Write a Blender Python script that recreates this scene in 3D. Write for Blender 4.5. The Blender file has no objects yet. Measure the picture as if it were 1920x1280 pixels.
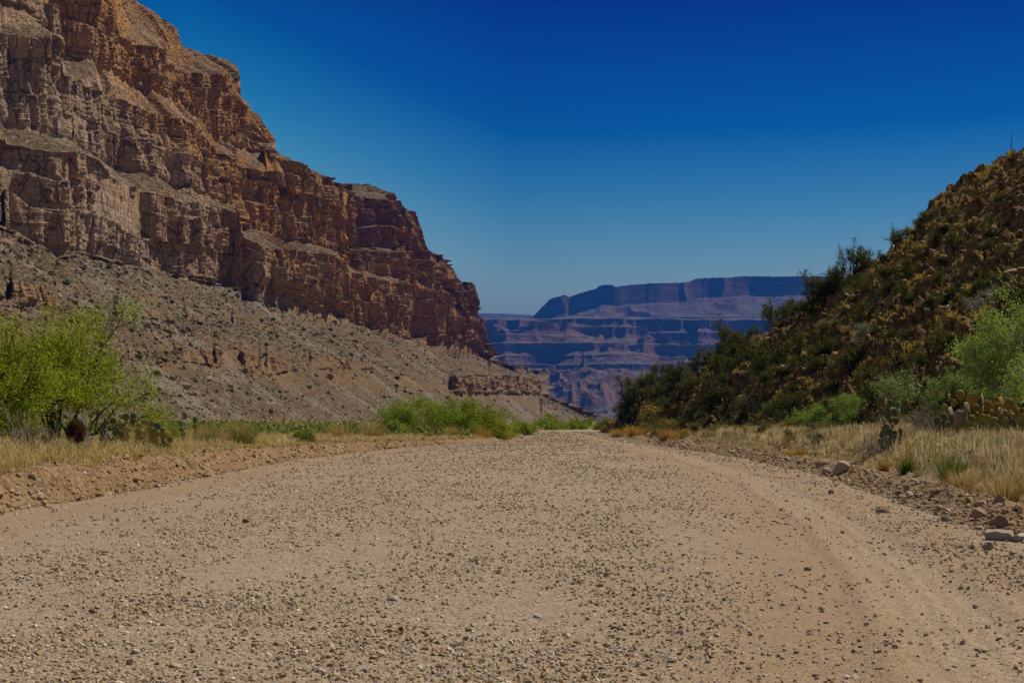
import bpy, math, time
import numpy as np
T0 = time.time()
sc = bpy.context.scene
COL = sc.collection
F = 2667.0          # focal length in px of a 1920 px wide picture (50 mm on 36 mm)
HY = 790.0          # horizon row
CZ = 1.4            # camera height (m)
rs = np.random.RandomState(7)
R = math.radians

# ------------------------------------------------------------------ noise
_tab = np.random.RandomState(3).rand(65536)
def vnoise(x, y, z=None, seed=0):
    x = np.asarray(x, float); y = np.asarray(y, float) + 0 * x
    z = (0 * x + 0.37) if z is None else np.asarray(z, float) + 0 * x
    ix = np.floor(x); iy = np.floor(y); iz = np.floor(z)
    fx = x - ix; fy = y - iy; fz = z - iz
    ix = ix.astype(np.int64); iy = iy.astype(np.int64); iz = iz.astype(np.int64)
    fx = fx*fx*fx*(fx*(fx*6-15)+10); fy = fy*fy*fy*(fy*(fy*6-15)+10); fz = fz*fz*fz*(fz*(fz*6-15)+10)
    def h(a, b, c):
        n = (a*73856093) ^ (b*19349663) ^ (c*83492791) ^ (seed*2654435)
        n = (n ^ (n >> 13)) * 1274126177
        return _tab[(n ^ (n >> 16)) & 0xFFFF]
    def L(a, b, t): return a + (b-a)*t
    v = L(L(L(h(ix,iy,iz), h(ix+1,iy,iz), fx), L(h(ix,iy+1,iz), h(ix+1,iy+1,iz), fx), fy),
          L(L(h(ix,iy,iz+1), h(ix+1,iy,iz+1), fx), L(h(ix,iy+1,iz+1), h(ix+1,iy+1,iz+1), fx), fy), fz)
    return v*2-1
def fbm(x, y, z=None, o=4, seed=0, g=0.5):
    s = 0; a = 1; t = 0
    for i in range(o):
        s = s + a*vnoise(np.asarray(x)*2**i, np.asarray(y)*2**i, None if z is None else np.asarray(z)*2**i, seed+i*17)
        t += a; a *= g
    return s/t
def sstep(a, b, x):
    t = np.clip((np.asarray(x, float)-a)/(b-a), 0, 1); return t*t*(3-2*t)
def poly(x, pts):
    p = np.array(pts, float); return np.interp(x, p[:, 0], p[:, 1])

# ------------------------------------------------------------------ scene helpers
def tag(o, label=None, cat=None, group=None, kind=None):
    if label: o['label'] = label
    if cat: o['category'] = cat
    if group: o['group'] = group
    if kind: o['kind'] = kind
    return o
def make_mesh(name, V, Fq, mats, smooth=False, tint=None, attrs=None, midx=None):
    me = bpy.data.meshes.new(name)
    V = np.ascontiguousarray(V, dtype=np.float32)
    groups = Fq if isinstance(Fq, list) else [Fq]
    groups = [np.asarray(g, dtype=np.int32) for g in groups if len(g)]
    nl = sum(g.size for g in groups); nf = sum(len(g) for g in groups)
    me.vertices.add(len(V)); me.vertices.foreach_set('co', V.ravel())
    me.loops.add(nl); me.polygons.add(nf)
    me.loops.foreach_set('vertex_index', np.concatenate([g.ravel() for g in groups]))
    st = []; p = 0
    for g in groups:
        k = g.shape[1]; st.append(p + np.arange(len(g))*k); p += g.size
    me.polygons.foreach_set('loop_start', np.concatenate(st).astype(np.int32))
    if smooth: me.polygons.foreach_set('use_smooth', np.ones(nf, bool))
    else: me.polygons.foreach_set('use_smooth', np.zeros(nf, bool))
    if midx is not None: me.polygons.foreach_set('material_index', midx.astype(np.int32))
    me.update(calc_edges=True)
    if tint is not None:
        a = me.attributes.new('tint', 'FLOAT_COLOR', 'POINT')
        c = np.ones((len(V), 4), np.float32); c[:, :3] = tint
        a.data.foreach_set('color', c.ravel())
    for k, v in (attrs or {}).items():
        a = me.attributes.new(k, 'FLOAT', 'POINT'); a.data.foreach_set('value', np.ascontiguousarray(v, dtype=np.float32).ravel())
    for m in (mats if isinstance(mats, (list, tuple)) else [mats]): me.materials.append(m)
    return me
def link(name, me, parent=None, loc=(0, 0, 0)):
    o = bpy.data.objects.new(name, me); COL.objects.link(o); o.location = loc
    if parent: o.parent = parent
    return o
def grid_faces(n, m, flip=False):
    i = np.arange(n*m).reshape(n, m)
    a, b, c, d = i[:-1, :-1].ravel(), i[1:, :-1].ravel(), i[1:, 1:].ravel(), i[:-1, 1:].ravel()
    return np.stack([a, d, c, b] if flip else [a, b, c, d], 1)
def empty(name, loc, rz=0, s=1.0):
    o = bpy.data.objects.new(name, None); COL.objects.link(o)
    o.location = loc; o.rotation_euler = (0, 0, rz); o.scale = (s, s, s); o.empty_display_size = 0.3
    return o
def dup(root, loc, rz, s=1.0):
    r = root.copy(); COL.objects.link(r); r.location = loc; r.rotation_euler = (0, 0, rz)
    r.scale = (s, s, s) if not hasattr(s, '__len__') else s
    for ch in list(root.children):
        c = ch.copy(); COL.objects.link(c); c.parent = r
    return r

# ------------------------------------------------------------------ materials
class NT:
    def __init__(s, name):
        s.m = bpy.data.materials.new(name); s.m.use_nodes = True
        s.t = s.m.node_tree; s.t.nodes.clear()
        s.out = s.n('ShaderNodeOutputMaterial')
    def n(s, ty, **kw):
        nd = s.t.nodes.new(ty)
        for k, v in kw.items(): setattr(nd, k, v)
        return nd
    def set(s, sock, v):
        if isinstance(v, bpy.types.NodeSocket): s.t.links.new(v, sock)
        elif isinstance(v, (tuple, list)) and len(v) == 3 and sock.type == 'RGBA': sock.default_value = (*v, 1)
        else: sock.default_value = v
    def pos(s): return s.n('ShaderNodeNewGeometry').outputs['Position']
    def nrm(s): return s.n('ShaderNodeNewGeometry').outputs['Normal']
    def attr(s, name, out='Fac'): return s.n('ShaderNodeAttribute', attribute_name=name).outputs[out]
    def sep(s, v):
        nd = s.n('ShaderNodeSeparateXYZ'); s.set(nd.inputs[0], v); return nd.outputs
    def vmul(s, v, k):
        nd = s.n('ShaderNodeVectorMath', operation='MULTIPLY'); s.set(nd.inputs[0], v); nd.inputs[1].default_value = k; return nd.outputs[0]
    def math(s, op, a, b=0.0, clamp=False):
        nd = s.n('ShaderNodeMath', operation=op); nd.use_clamp = clamp; s.set(nd.inputs[0], a); s.set(nd.inputs[1], b); return nd.outputs[0]
    def noise(s, v, scale, detail=4, rough=0.6, dist=0.0):
        nd = s.n('ShaderNodeTexNoise'); s.set(nd.inputs['Vector'], v); nd.inputs['Scale'].default_value = scale
        nd.inputs['Detail'].default_value = detail; nd.inputs['Roughness'].default_value = rough; nd.inputs['Distortion'].default_value = dist
        return nd.outputs['Fac']
    def voro(s, v, scale, feature='F1', out='Distance', rnd=1.0):
        nd = s.n('ShaderNodeTexVoronoi', feature=feature); s.set(nd.inputs['Vector'], v)
        nd.inputs['Scale'].default_value = scale; nd.inputs['Randomness'].default_value = rnd
        return nd.outputs[out]
    def ramp(s, f, stops):
        nd = s.n('ShaderNodeValToRGB'); s.set(nd.inputs[0], f); e = nd.color_ramp.elements
        while len(e) < len(stops): e.new(0.5)
        for el, (p, c) in zip(e, stops):
            el.position = p; el.color = (*c, 1) if isinstance(c, (tuple, list)) else (c, c, c, 1)
        return nd.outputs[0]
    def mix(s, f, a, b, mode='MIX'):
        nd = s.n('ShaderNodeMix', data_type='RGBA', blend_type=mode); s.set(nd.inputs['Factor'], f)
        s.set(nd.inputs['A'], a) if False else s.set(nd.inputs[6], a); s.set(nd.inputs[7], b); return nd.outputs[2]
    def maprange(s, v, a, b, c=0.0, d=1.0):
        nd = s.n('ShaderNodeMapRange'); s.set(nd.inputs[0], v)
        for i, q in enumerate((a, b, c, d)): nd.inputs[i+1].default_value = q
        return nd.outputs[0]
    def bump(s, h, strength=0.5, dist=0.1, normal=None):
        nd = s.n('ShaderNodeBump'); nd.inputs['Strength'].default_value = strength; nd.inputs['Distance'].default_value = dist
        s.set(nd.inputs['Height'], h)
        if normal is not None: s.set(nd.inputs['Normal'], normal)
        return nd.outputs[0]
    def surf(s, color, rough=0.95, normal=None, spec=0.15, trans=0.0):
        p = s.n('ShaderNodeBsdfPrincipled'); s.set(p.inputs['Base Color'], color); p.inputs['Roughness'].default_value = rough
        p.inputs['Specular IOR Level'].default_value = spec
        if normal is not None: s.set(p.inputs['Normal'], normal)
        o = p.outputs[0]
        if trans > 0:
            t = s.n('ShaderNodeBsdfTranslucent'); s.set(t.inputs[0], color)
            mx = s.n('ShaderNodeMixShader'); mx.inputs[0].default_value = trans
            s.t.links.new(o, mx.inputs[1]); s.t.links.new(t.outputs[0], mx.inputs[2]); o = mx.outputs[0]
        s.t.links.new(o, s.out.inputs[0]); return s.m

def foliage_mat(name, base, trans=0.35):
    t = NT(name); c = t.mix(1.0, t.attr('tint', 'Color'), base, 'MULTIPLY'); return t.surf(c, 0.7, trans=trans, spec=0.1)
def wood_mat(name, a, b):
    t = NT(name); f = t.noise(t.vmul(t.pos(), (1, 1, .3)), 18, 3); return t.surf(t.ramp(f, [(0.3, a), (0.7, b)]), 0.9)
M_leaf = foliage_mat('leaf_green', (1, 1, 1), .5)
M_dry = foliage_mat('dry_grass', (1, 1, 1), .35)
M_bark = wood_mat('bark_dark', (.035, .025, .018), (.08, .06, .045))
M_grey = wood_mat('wood_grey', (.22, .18, .14), (.36, .30, .24))
M_twig = wood_mat('twig_brown', (.10, .055, .03), (.2, .12, .07))

def stone_mat(name):
    t = NT(name); p = t.pos()
    f = t.noise(p, 9, 5, .65)
    c = t.mix(t.ramp(f, [(0.35, 0.0), (0.7, 0.35)]), t.attr('tint', 'Color'), (.2, .14, .09))
    return t.surf(c, .95, t.bump(t.noise(p, 60, 4, .7), .5, .02))
M_stone = stone_mat('stone')

def wall_mat():
    t = NT('canyon_rock'); p = t.pos(); x, y, z = t.sep(p)
    cliff = t.attr('cliff')
    lv = t.noise(p, 0.012, 4, .6)
    # gradually warmer rock down the canyon and in the upper beds
    warm = t.math('ADD', t.maprange(y, 500, 860), t.maprange(z, 80, 210, 0, .45))
    warm = t.math('ADD', warm, t.math('MULTIPLY', t.math('SUBTRACT', lv, .5), 1.6))
    rock = t.ramp(warm, [(0.0, (.52, .395, .30)), (0.3, (.54, .36, .215)), (0.6, (.60, .32, .11)), (1.0, (.58, .265, .06))])
    red = t.math('MAXIMUM', t.math('MULTIPLY', t.maprange(y, 960, 1010), t.maprange(z, 116, 128)), t.maprange(y, 1060, 1180))
    rock = t.mix(t.math('MULTIPLY', red, .8), rock, (.34, .12, .07))
    # bedding: thin beds in z, warped
    zz = t.vmul(p, (.02, .02, .55)); b1 = t.noise(zz, 1.0, 5, .7, .3)
    zz2 = t.vmul(p, (.05, .05, 2.2)); b2 = t.noise(zz2, 1.0, 3, .7, .2)
    rock = t.mix(t.ramp(b1, [(0.36, .6), (0.48, 0)]), rock, (.17, .09, .05))
    fn = t.noise(t.vmul(p, (.5, .5, .22)), 1.0, 6, .8)
    rock = t.mix(t.maprange(z, 60, 50), rock, (.40, .235, .11))
    rock = t.mix(t.ramp(fn, [(0.34, .6), (0.45, 0)]), rock, (.10, .055, .035))
    rock = t.mix(t.ramp(fn, [(0.56, 0), (0.68, .4)]), rock, (.46, .33, .22))
    rock = t.mix(t.ramp(b2, [(0.36, .3), (0.46, 0)]), rock, (.13, .075, .045))
    # vertical desert-varnish stains and pale fresh faces
    st = t.noise(t.vmul(p, (.35, .35, .035)), 1.0, 4, .65, .2)
    rock = t.mix(t.ramp(st, [(0.55, 0), (0.68, .65)]), rock, (.13, .075, .05))
    pl = t.noise(t.vmul(p, (.12, .12, .06)), 1.0, 4, .6, 1.0)
    rock = t.mix(t.ramp(pl, [(0.6, 0), (0.67, .55)]), rock, (.50, .36, .24))
    wv = t.n('ShaderNodeVectorMath', operation='ADD'); t.set(wv.inputs[0], t.vmul(p, (.20, .20, .055)))
    nv = t.n('ShaderNodeTexNoise'); t.set(nv.inputs['Vector'], p); nv.inputs['Scale'].default_value = .06; nv.inputs['Detail'].default_value = 4
    t.set(wv.inputs[1], t.vmul(nv.outputs['Color'], (1.1, 1.1, .5)))
    e1 = t.voro(wv.outputs[0], 1.0, 'DISTANCE_TO_EDGE'); e2 = t.voro(t.vmul(wv.outputs[0], (2.3, 2.3, 4.0)), 1.0, 'DISTANCE_TO_EDGE')
    rock = t.mix(t.ramp(e1, [(0.01, .8), (0.045, 0)]), rock, (.07, .04, .025))
    rock = t.mix(t.ramp(e2, [(0.02, .4), (0.06, 0)]), rock, (.11, .065, .04))
    cz = t.n('ShaderNodeSeparateColor'); t.set(cz.inputs[0], t.voro(wv.outputs[0], 1.0, out='Color'))
    rock = t.mix(t.maprange(cz.outputs[0], 0, 1, 0, .2), rock, (.24, .14, .085))
    # scree
    sn = t.noise(p, .05, 4, .6); sv = t.noise(p, .9, 5, .75)
    scree = t.ramp(sn, [(0.3, (.175, .12, .08)), (0.5, (.185, .12, .068)), (0.7, (.195, .147, .108))])
    scree = t.mix(t.math('MULTIPLY', t.maprange(y, 650, 1050), .8), scree, (.21, .12, .06))
    scree = t.mix(t.ramp(sv, [(0.38, .9), (0.54, 0)]), scree, (.085, .06, .04))
    cell = t.voro(p, .55, out='Color'); cellv = t.n('ShaderNodeSeparateColor'); t.set(cellv.inputs[0], cell)
    scree = t.mix(t.ramp(cellv.outputs[0], [(0.74, 0), (0.84, .5)]), scree, (.42, .33, .26))
    gr = t.noise(p, .30, 5, .8)
    scree = t.mix(t.ramp(gr, [(0.47, 0), (0.58, .85)]), scree, (.115, .09, .042))
    mp = t.n('ShaderNodeMapping'); t.set(mp.inputs['Vector'], p); mp.inputs['Rotation'].default_value = (0, 0, .3); sv2 = t.vmul(mp.outputs[0], (.022, .13, .0))
    sk = t.noise(sv2, 1.0, 6, .7, .4); sk2 = t.noise(t.vmul(mp.outputs[0], (.015, .05, .0)), 1.0, 4, .6, .3)
    scree = t.mix(t.ramp(sk, [(0.42, .7), (0.53, 0)]), scree, (.16, .115, .065))
    scree = t.mix(t.ramp(sk2, [(0.5, 0), (0.62, .5)]), scree, (.32, .275, .23))
    zwarp = t.math('ADD', z, t.math('MULTIPLY', t.noise(p, .02, 3), 16)); oz = t.ramp(t.math('MULTIPLY', zwarp, .01), [(.20, 0), (.25, .7), (.36, .55), (.40, 0), (.45, .0), (.48, .65), (.56, 0)])
    scree = t.mix(t.math('MULTIPLY', oz, t.maprange(t.noise(p, .03, 4, .6), .42, .6)), scree, (.25, .14, .06))
    nz = t.sep(t.nrm())[2]
    steep = t.math('MULTIPLY', t.maprange(nz, .72, .5), 1.0)
    k = t.math('MAXIMUM', t.math('MULTIPLY', cliff, t.maprange(nz, .8, .55)), t.math('MULTIPLY', steep, t.maprange(z, 50, 62)))
    c = t.mix(k, scree, rock)
    h = t.math('ADD', t.noise(t.vmul(p, (1, 1, .6)), .6, 6, .75), t.math('MULTIPLY', b2, .6)); h = t.math('ADD', h, t.math('MULTIPLY', t.math('MINIMUM', e2, .15), 2.5))
    return t.surf(c, .95, t.bump(h, .9, 1.2), spec=.08)

def hill_mat():
    t = NT('hill_soil'); p = t.pos()
    n1 = t.noise(p, .25, 4, .6); n2 = t.noise(p, 2.2, 5, .7); v = t.voro(p, 1.6)
    c = t.ramp(n1, [(0.35, (.22, .125, .05)), (0.5, (.27, .155, .05)), (0.65, (.30, .20, .065))])
    c = t.mix(t.ramp(n2, [(0.4, .8), (0.55, 0)]), c, (.085, .045, .025))
    c = t.mix(t.ramp(t.noise(p, .6, 3), [(0.55, 0), (0.65, .6)]), c, (.30, .24, .085))
    h = t.math('ADD', n2, t.math('MULTIPLY', v, .5))
    return t.surf(c, .95, t.bump(h, 1.0, .3), spec=.05)

def far_mat():
    t = NT('far_rock'); p = t.pos(); cliff = t.maprange(t.sep(t.nrm())[2], .86, .7)
    b = t.noise(t.vmul(p, (.0006, .0006, .03)), 1.0, 5, .7, .2)
    rock = t.ramp(b, [(0.3, (.15, .07, .05)), (0.45, (.27, .14, .09)), (0.55, (.18, .085, .06)), (0.7, (.32, .19, .13))])
    n = t.noise(p, .006, 6, .7)
    sl = t.ramp(n, [(0.35, (.16, .12, .10)), (0.65, (.26, .20, .165))])
    c = t.mix(cliff, sl, rock)
    return t.surf(c, .95, t.bump(t.noise(p, .012, 6, .75), 1.0, 30), spec=.05)

def road_mat():
    t = NT('gravel_road'); p = t.pos(); sm = t.attr('smooth')
    base = t.ramp(t.noise(t.vmul(p, (1, .35, 1)), .55, 5, .6), [(0.3, (.33, .235, .15)), (0.5, (.36, .265, .18)), (0.7, (.39, .295, .205))])
    base = t.mix(t.math('MULTIPLY', sm, .6), base, (.28, .175, .09))
    base = t.mix(t.math('MULTIPLY', t.attr('track'), .6), base, (.39, .285, .18))
    g1 = t.voro(p, 28, out='Color'); s1 = t.n('ShaderNodeSeparateColor'); t.set(s1.inputs[0], g1)
    g2 = t.voro(p, 85, out='Color'); s2 = t.n('ShaderNodeSeparateColor'); t.set(s2.inputs[0], g2)
    keep = t.math('SUBTRACT', 1.0, t.math('MULTIPLY', sm, .75))
    base = t.mix(t.math('MULTIPLY', keep, t.ramp(s1.outputs[0], [(0.70, 0), (0.80, .6)])), base, (.17, .125, .09))
    base = t.mix(t.math('MULTIPLY', keep, t.ramp(s1.outputs[1], [(0.78, 0), (0.88, .55)])), base, (.48, .40, .32))
    base = t.mix(t.ramp(s2.outputs[0], [(0.70, 0), (0.85, .5)]), base, (.18, .13, .09))
    base = t.mix(t.ramp(s2.outputs[1], [(0.75, 0), (0.9, .4)]), base, (.50, .41, .31))
    # coarse clumps that keep the road speckled far away
    far = t.noise(t.vmul(p, (1, .5, 1)), 5, 4, .8)
    base = t.mix(t.ramp(far, [(0.3, .45), (0.48, 0)]), base, (.17, .12, .08))
    d1 = t.voro(p, 28); d2 = t.voro(p, 85)
    h = t.math('ADD', t.math('MULTIPLY', t.maprange(d1, 0, .5, 1, 0), keep), t.math('MULTIPLY', t.maprange(d2, 0, .5, 1, 0), .4))
    h = t.math('ADD', h, t.math('MULTIPLY', t.noise(p, 12, 4, .7), 1.2))
    return t.surf(base, .95, t.bump(h, .8, .018), spec=.1)

def ground_mat():
    t = NT('desert_soil'); p = t.pos(); bank = t.attr('bank')
    n = t.noise(p, .7, 5, .65)
    soil = t.ramp(n, [(0.3, (.20, .135, .08)), (0.5, (.27, .185, .11)), (0.7, (.34, .25, .155))])
    b = t.ramp(t.noise(p, 2.5, 5, .7), [(0.3, (.15, .085, .04)), (0.5, (.27, .165, .08)), (0.75, (.34, .225, .12))])
    c = t.mix(bank, soil, b)
    v = t.voro(p, 16, out='Color'); s = t.n('ShaderNodeSeparateColor'); t.set(s.inputs[0], v)
    c = t.mix(t.ramp(s.outputs[0], [(0.8, 0), (0.88, .5)]), c, (.42, .34, .27))
    c = t.mix(t.ramp(s.outputs[1], [(0.78, 0), (0.88, .6)]), c, (.11, .075, .05))
    h = t.math('ADD', t.noise(p, 7, 6, .75), t.math('MULTIPLY', t.maprange(t.voro(p, 16), 0, .5, 1, 0), .4))
    return t.surf(c, .97, t.bump(h, 1.0, .06), spec=.05)

# ------------------------------------------------------------------ ground and road
_ys = np.array([-40, 0, 7.6, 21, 32, 52, 66, 83, 107, 150, 207, 320, 600])
_xl = np.array([-7.7, -7.7, -7.7, -7.7, -8.0, -8.0, -7.1, -5.2, -1.0, 1.6, 3.4, 14, 60])
_yr = np.array([-40, 0, 10, 17, 25, 37, 55, 78, 104, 150, 207, 320, 600])
_xr = np.array([5.6, 5.6, 5.8, 6.1, 6.9, 8.1, 9.0, 8.8, 8.9, 10.6, 13.2, 26, 75])
def xl(y): return np.interp(y, _ys, _xl) + .22*vnoise(np.asarray(y)*.35, 3.3, None, 5) + .1*vnoise(np.asarray(y)*1.3, 8.3, None, 6)
def xr(y): return np.interp(y, _yr, _xr) + .25*vnoise(np.asarray(y)*.3, 1.3, None, 9)
def trackx(y): return np.interp(y, [4, 7.6, 9.6, 13.1, 19.1, 33.9, 60, 90], [2.1, 2.57, 2.98, 3.63, 4.45, 5.85, 6.9, 7.2])
def road_z(x, y):
    z = .05*np.sin(np.clip((x-xl(y))/np.maximum(xr(y)-xl(y), 1), 0, 1)*math.pi) - .02
    z = z + .035*fbm(x*.35, y*.12, None, 3, 21) + .008*fbm(x*2.5, y*2.5, None, 3, 22)
    dt = x - trackx(y)
    for off in (-.28, -.1, .1, .28): z = z - .018*np.exp(-((dt-off)/.045)**2)*(y < 45)
    z = z + .03*np.exp(-((np.abs(dt)-.52)/.10)**2)*(y < 60)
    z = z - .12*np.exp(-((y-122)/22.0)**2)
    return z
def ground_z(x, y):
    l = xl(y); r = xr(y)
    u = l - x                          # > 0 on the left verge
    w = x - r                          # > 0 on the right verge
    bh = np.interp(y, [0, 20, 40, 70, 90, 110], [.55, .55, .52, .34, .2, .12])
    rough = fbm(x*1.6, y*1.6, None, 4, 31)
    edge = .35*fbm(x*.9, y*.9, None, 3, 35)
    bank = bh*sstep(0.0, .85+edge, u-.05)
    zl = bank + (.22*rough-.10*np.abs(fbm(x*3.1, y*2.2, None, 3, 37)))*sstep(.1, .5, u)*(1-sstep(1.2, 2.2, u)) + .05*rough*sstep(1.2, 2.5, u) + .012*np.clip(u-2, 0, 60)*(1+.6*fbm(x*.08, y*.08, None, 2, 33))
    berm = .20*np.exp(-((w-.75)/.5)**2)*(1+.9*rough)
    zr = berm + .07*rough*sstep(.2, 1, w) + np.interp(y, [0, 25, 45, 100, 180], [.6, .72, .82, .4, .1])*sstep(.9, 3.4, w) + .075*np.clip(w-2.8, 0, 60) + (.06*fbm(x*.5, y*.5, None, 3, 36)+.5*np.maximum(fbm(x*.13, y*.10, None, 3, 38)+.05, -.3))*sstep(1, 4, w)*(1-sstep(120, 200, y))
    # bank on which the big prickly pear stands
    zr = zr + .12*np.exp(-((x-14)/2.2)**2-((y-42)/3.5)**2)
    base = road_z(x, y)*(1-sstep(0, 1.0, u))*(1-sstep(0, 1.0, w))
    inside = ((u < 0) & (w < 0))
    z = base + np.where(u > 0, zl, 0) + np.where(w > 0, zr, 0)
    z = np.where(inside, z-.05*sstep(0, .3, np.minimum(-u, -w)), z)
    fade = 1-sstep(250, 900, y)
    return z*fade + (1-fade)*np.minimum(z, 1.0)

def build_ground():
    ys = np.concatenate([np.linspace(-45, 1.5, 24), 2*np.exp(np.arange(0, 1180)*.0045), ])
    ys = np.concatenate([ys, np.geomspace(ys[-1]*1.03, 36000, 70)])
    segs = [(-9000, -900, 5), (-900, -60, 14), (-60, -6, 60), (-6, -1.6, 34), (-1.6, .15, 40), (.15, .98, 14)]
    cols = []
    l = xl(ys)[:, None]; r = xr(ys)[:, None]; W = np.maximum(1, ys/300)[:, None]
    S = np.maximum(1.0, ys/80.0)[:, None]
    def lin(a, b, n, end=False): return np.linspace(0, 1, n, endpoint=end)[None, :]*(b-a)+a
    X = np.hstack([lin(l-9000-ys[:, None]*.9, l-900-0*l, 6), lin(l-900, l-60*S, 14), lin(l-60*S, l-6*S, 50), lin(l-6*S, l-1.8, 30), lin(l-1.8, l+.1, 40),
                   lin(l+.1, r-.1, 14), lin(r-.1, r+2.0, 36), lin(r+2.0, r+12*S, 50), lin(r+12*S, r+60*S, 24), lin(r+60*S, r+900, 10), lin(r+900, r+9000+ys[:, None]*.9, 6, True)])
    Y = np.repeat(ys[:, None], X.shape[1], 1)
    Z = ground_z(X, Y)
    u = xl(Y)-X; w = X-xr(Y)
    bank = sstep(-.3, .2, u)*(1-sstep(1.2, 2.2, u)) + .6*sstep(-.3, .3, w)*(1-sstep(1.4, 2.6, w))
    V = np.stack([X, Y, Z], -1).reshape(-1, 3)
    me = make_mesh('ground', V, grid_faces(*X.shape, flip=True), ground_mat(), True, attrs={'bank': bank.ravel()})
    tag(link('ground', me), 'dry tan desert soil either side of the gravel road', 'ground', kind='structure')
    # road sheet
    ys = np.concatenate([np.linspace(-30, 1.9, 40), 2*np.exp(np.arange(0, 1150)*.0044)]); n = 260
    l = xl(ys)[:, None]-.15; r = xr(ys)[:, None]+.15
    t = np.linspace(0, 1, n)[None, :]; X = l+(r-l)*t; Y = np.repeat(ys[:, None], n, 1)
    e = np.minimum(X-l, r-X)
    Z = road_z(X, Y) + .004 - .05*(1-sstep(0, .22, e)) + .02*fbm(X*1.1, Y*1.1, None, 3, 41)*sstep(0, .5, e)*0.5
    sm = .8*np.exp(-((X-(trackx(Y)+.9))/.5)**2) + np.exp(-((X-(trackx(Y)-1.0))/1.0)**2) + np.exp(-((X-(xl(Y)+.9))/.75)**2)+ .6*np.exp(-((X-(xr(Y)-.8))/.7)**2)
    sm = np.clip(sm*(1+.5*fbm(X*.6, Y*.25, None, 3, 44)), 0, 1)
    V = np.stack([X, Y, Z], -1).reshape(-1, 3)
    me = make_mesh('road', V, grid_faces(*X.shape, flip=True), road_mat(), True, attrs={'smooth': sm.ravel(), 'track': (np.exp(-((X-trackx(Y))/.33)**4)*(1-sstep(45, 75, Y))*np.clip(.8+.5*fbm(X*2, Y*.4, None, 3, 45), 0, 1)).ravel()})
    tag(link('road', me), 'wide gravel road of loose stones running up the canyon', 'road', kind='structure')
build_ground()

# ------------------------------------------------------------------ rocks
_ph = (1+5**.5)/2
ICO_V = np.array([(-1,_ph,0),(1,_ph,0),(-1,-_ph,0),(1,-_ph,0),(0,-1,_ph),(0,1,_ph),(0,-1,-_ph),(0,1,-_ph),(_ph,0,-1),(_ph,0,1),(-_ph,0,-1),(-_ph,0,1)], float)/math.sqrt(1+_ph**2)
ICO_F = np.array([(0,11,5),(0,5,1),(0,1,7),(0,7,10),(0,10,11),(1,5,9),(5,11,4),(11,10,2),(10,7,6),(7,1,8),(3,9,4),(3,4,2),(3,2,6),(3,6,8),(3,8,9),(4,9,5),(2,4,11),(6,2,10),(8,6,7),(9,8,1)])
def subdiv(V, Fc):
    V = list(map(tuple, V)); cache = {}; out = []
    def mid(a, b):
        k = (min(a, b), max(a, b))
        if k not in cache:
            m = (np.array(V[a])+np.array(V[b]))/2; m /= np.linalg.norm(m); V.append(tuple(m)); cache[k] = len(V)-1
        return cache[k]
    for a, b, c in Fc:
        ab, bc, ca = mid(a, b), mid(b, c), mid(c, a); out += [(a, ab, ca), (b, bc, ab), (c, ca, bc), (ab, bc, ca)]
    return np.array(V), np.array(out)
S1 = subdiv(ICO_V, ICO_F); S2 = subdiv(*S1); S3 = subdiv(*S2)
def rotmats(n, rng, tilt=.5):
    a = rng.rand(n)*2*math.pi; tx = rng.randn(n)*tilt; ty = rng.randn(n)*tilt
    ca, sa = np.cos(a), np.sin(a); Z = np.zeros(n); O = np.ones(n)
    Rz = np.stack([ca, -sa, Z, sa, ca, Z, Z, Z, O], 1).reshape(n, 3, 3)
    Rx = np.stack([O, Z, Z, Z, np.cos(tx), -np.sin(tx), Z, np.sin(tx), np.cos(tx)], 1).reshape(n, 3, 3)
    Ry = np.stack([np.cos(ty), Z, np.sin(ty), Z, O, Z, -np.sin(ty), Z, np.cos(ty)], 1).reshape(n, 3, 3)
    return Rz @ Rx @ Ry
STONE_C = np.array([(.52, .39, .26), (.46, .33, .20), (.58, .47, .36), (.40, .26, .14), (.50, .42, .34), (.70, .62, .52), (.50, .31, .18)])
def stones_mesh(name, P, size, rng, flat=.6, sub=ICO_V, fac=ICO_F, cols=STONE_C, p=(.28, .24, .14, .12, .12, .04, .06), sink=.25, jit=.28, tilt=.35, orient=None):
    n = len(P); m = len(sub)
    sc3 = np.stack([.7+.6*rng.rand(n), .7+.6*rng.rand(n), flat*(.6+.8*rng.rand(n))], 1)
    V = sub[None]*(1+jit*rng.randn(n, m, 1)*.7)
    # chop with random planes for angular faces
    for k in range(4):
        d = rng.randn(n, 1, 3); d /= np.linalg.norm(d, axis=2, keepdims=True); o = .45+.35*rng.rand(n, 1, 1)
        t = (V*d).sum(2, keepdims=True)-o; V = V-np.maximum(t, 0)*d
    V = V*sc3[:, None, :]
    Rm = rotmats(n, rng, tilt)
    V = np.einsum('nij,nmj->nmi', Rm, V)*size[:, None, None]*.5
    zmin = V[:, :, 2].min(1); zmax = V[:, :, 2].max(1)
    V[:, :, 2] += (-zmin-sink*(zmax-zmin))[:, None]
    V += P[:, None, :]
    Fa = (fac[None]+(np.arange(n)*m)[:, None, None]).reshape(-1, 3)
    pp = np.array(p, float); ci = rng.choice(len(cols), n, p=pp/pp.sum())
    tint = np.repeat((cols[ci]*(.8+.4*rng.rand(n, 1)))[:, None, :], m, 1).reshape(-1, 3)
    return make_mesh(name, V.reshape(-1, 3), Fa, M_stone, False, tint=tint)
def smooth_at(x, y):
    s = np.exp(-((x-trackx(y))/.6)**2) + .8*np.exp(-((x-(trackx(y)-1.1))/.7)**2) + np.exp(-((x-(xl(y)+.9))/.6)**2)
    return np.clip(s, 0, 1)
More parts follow.
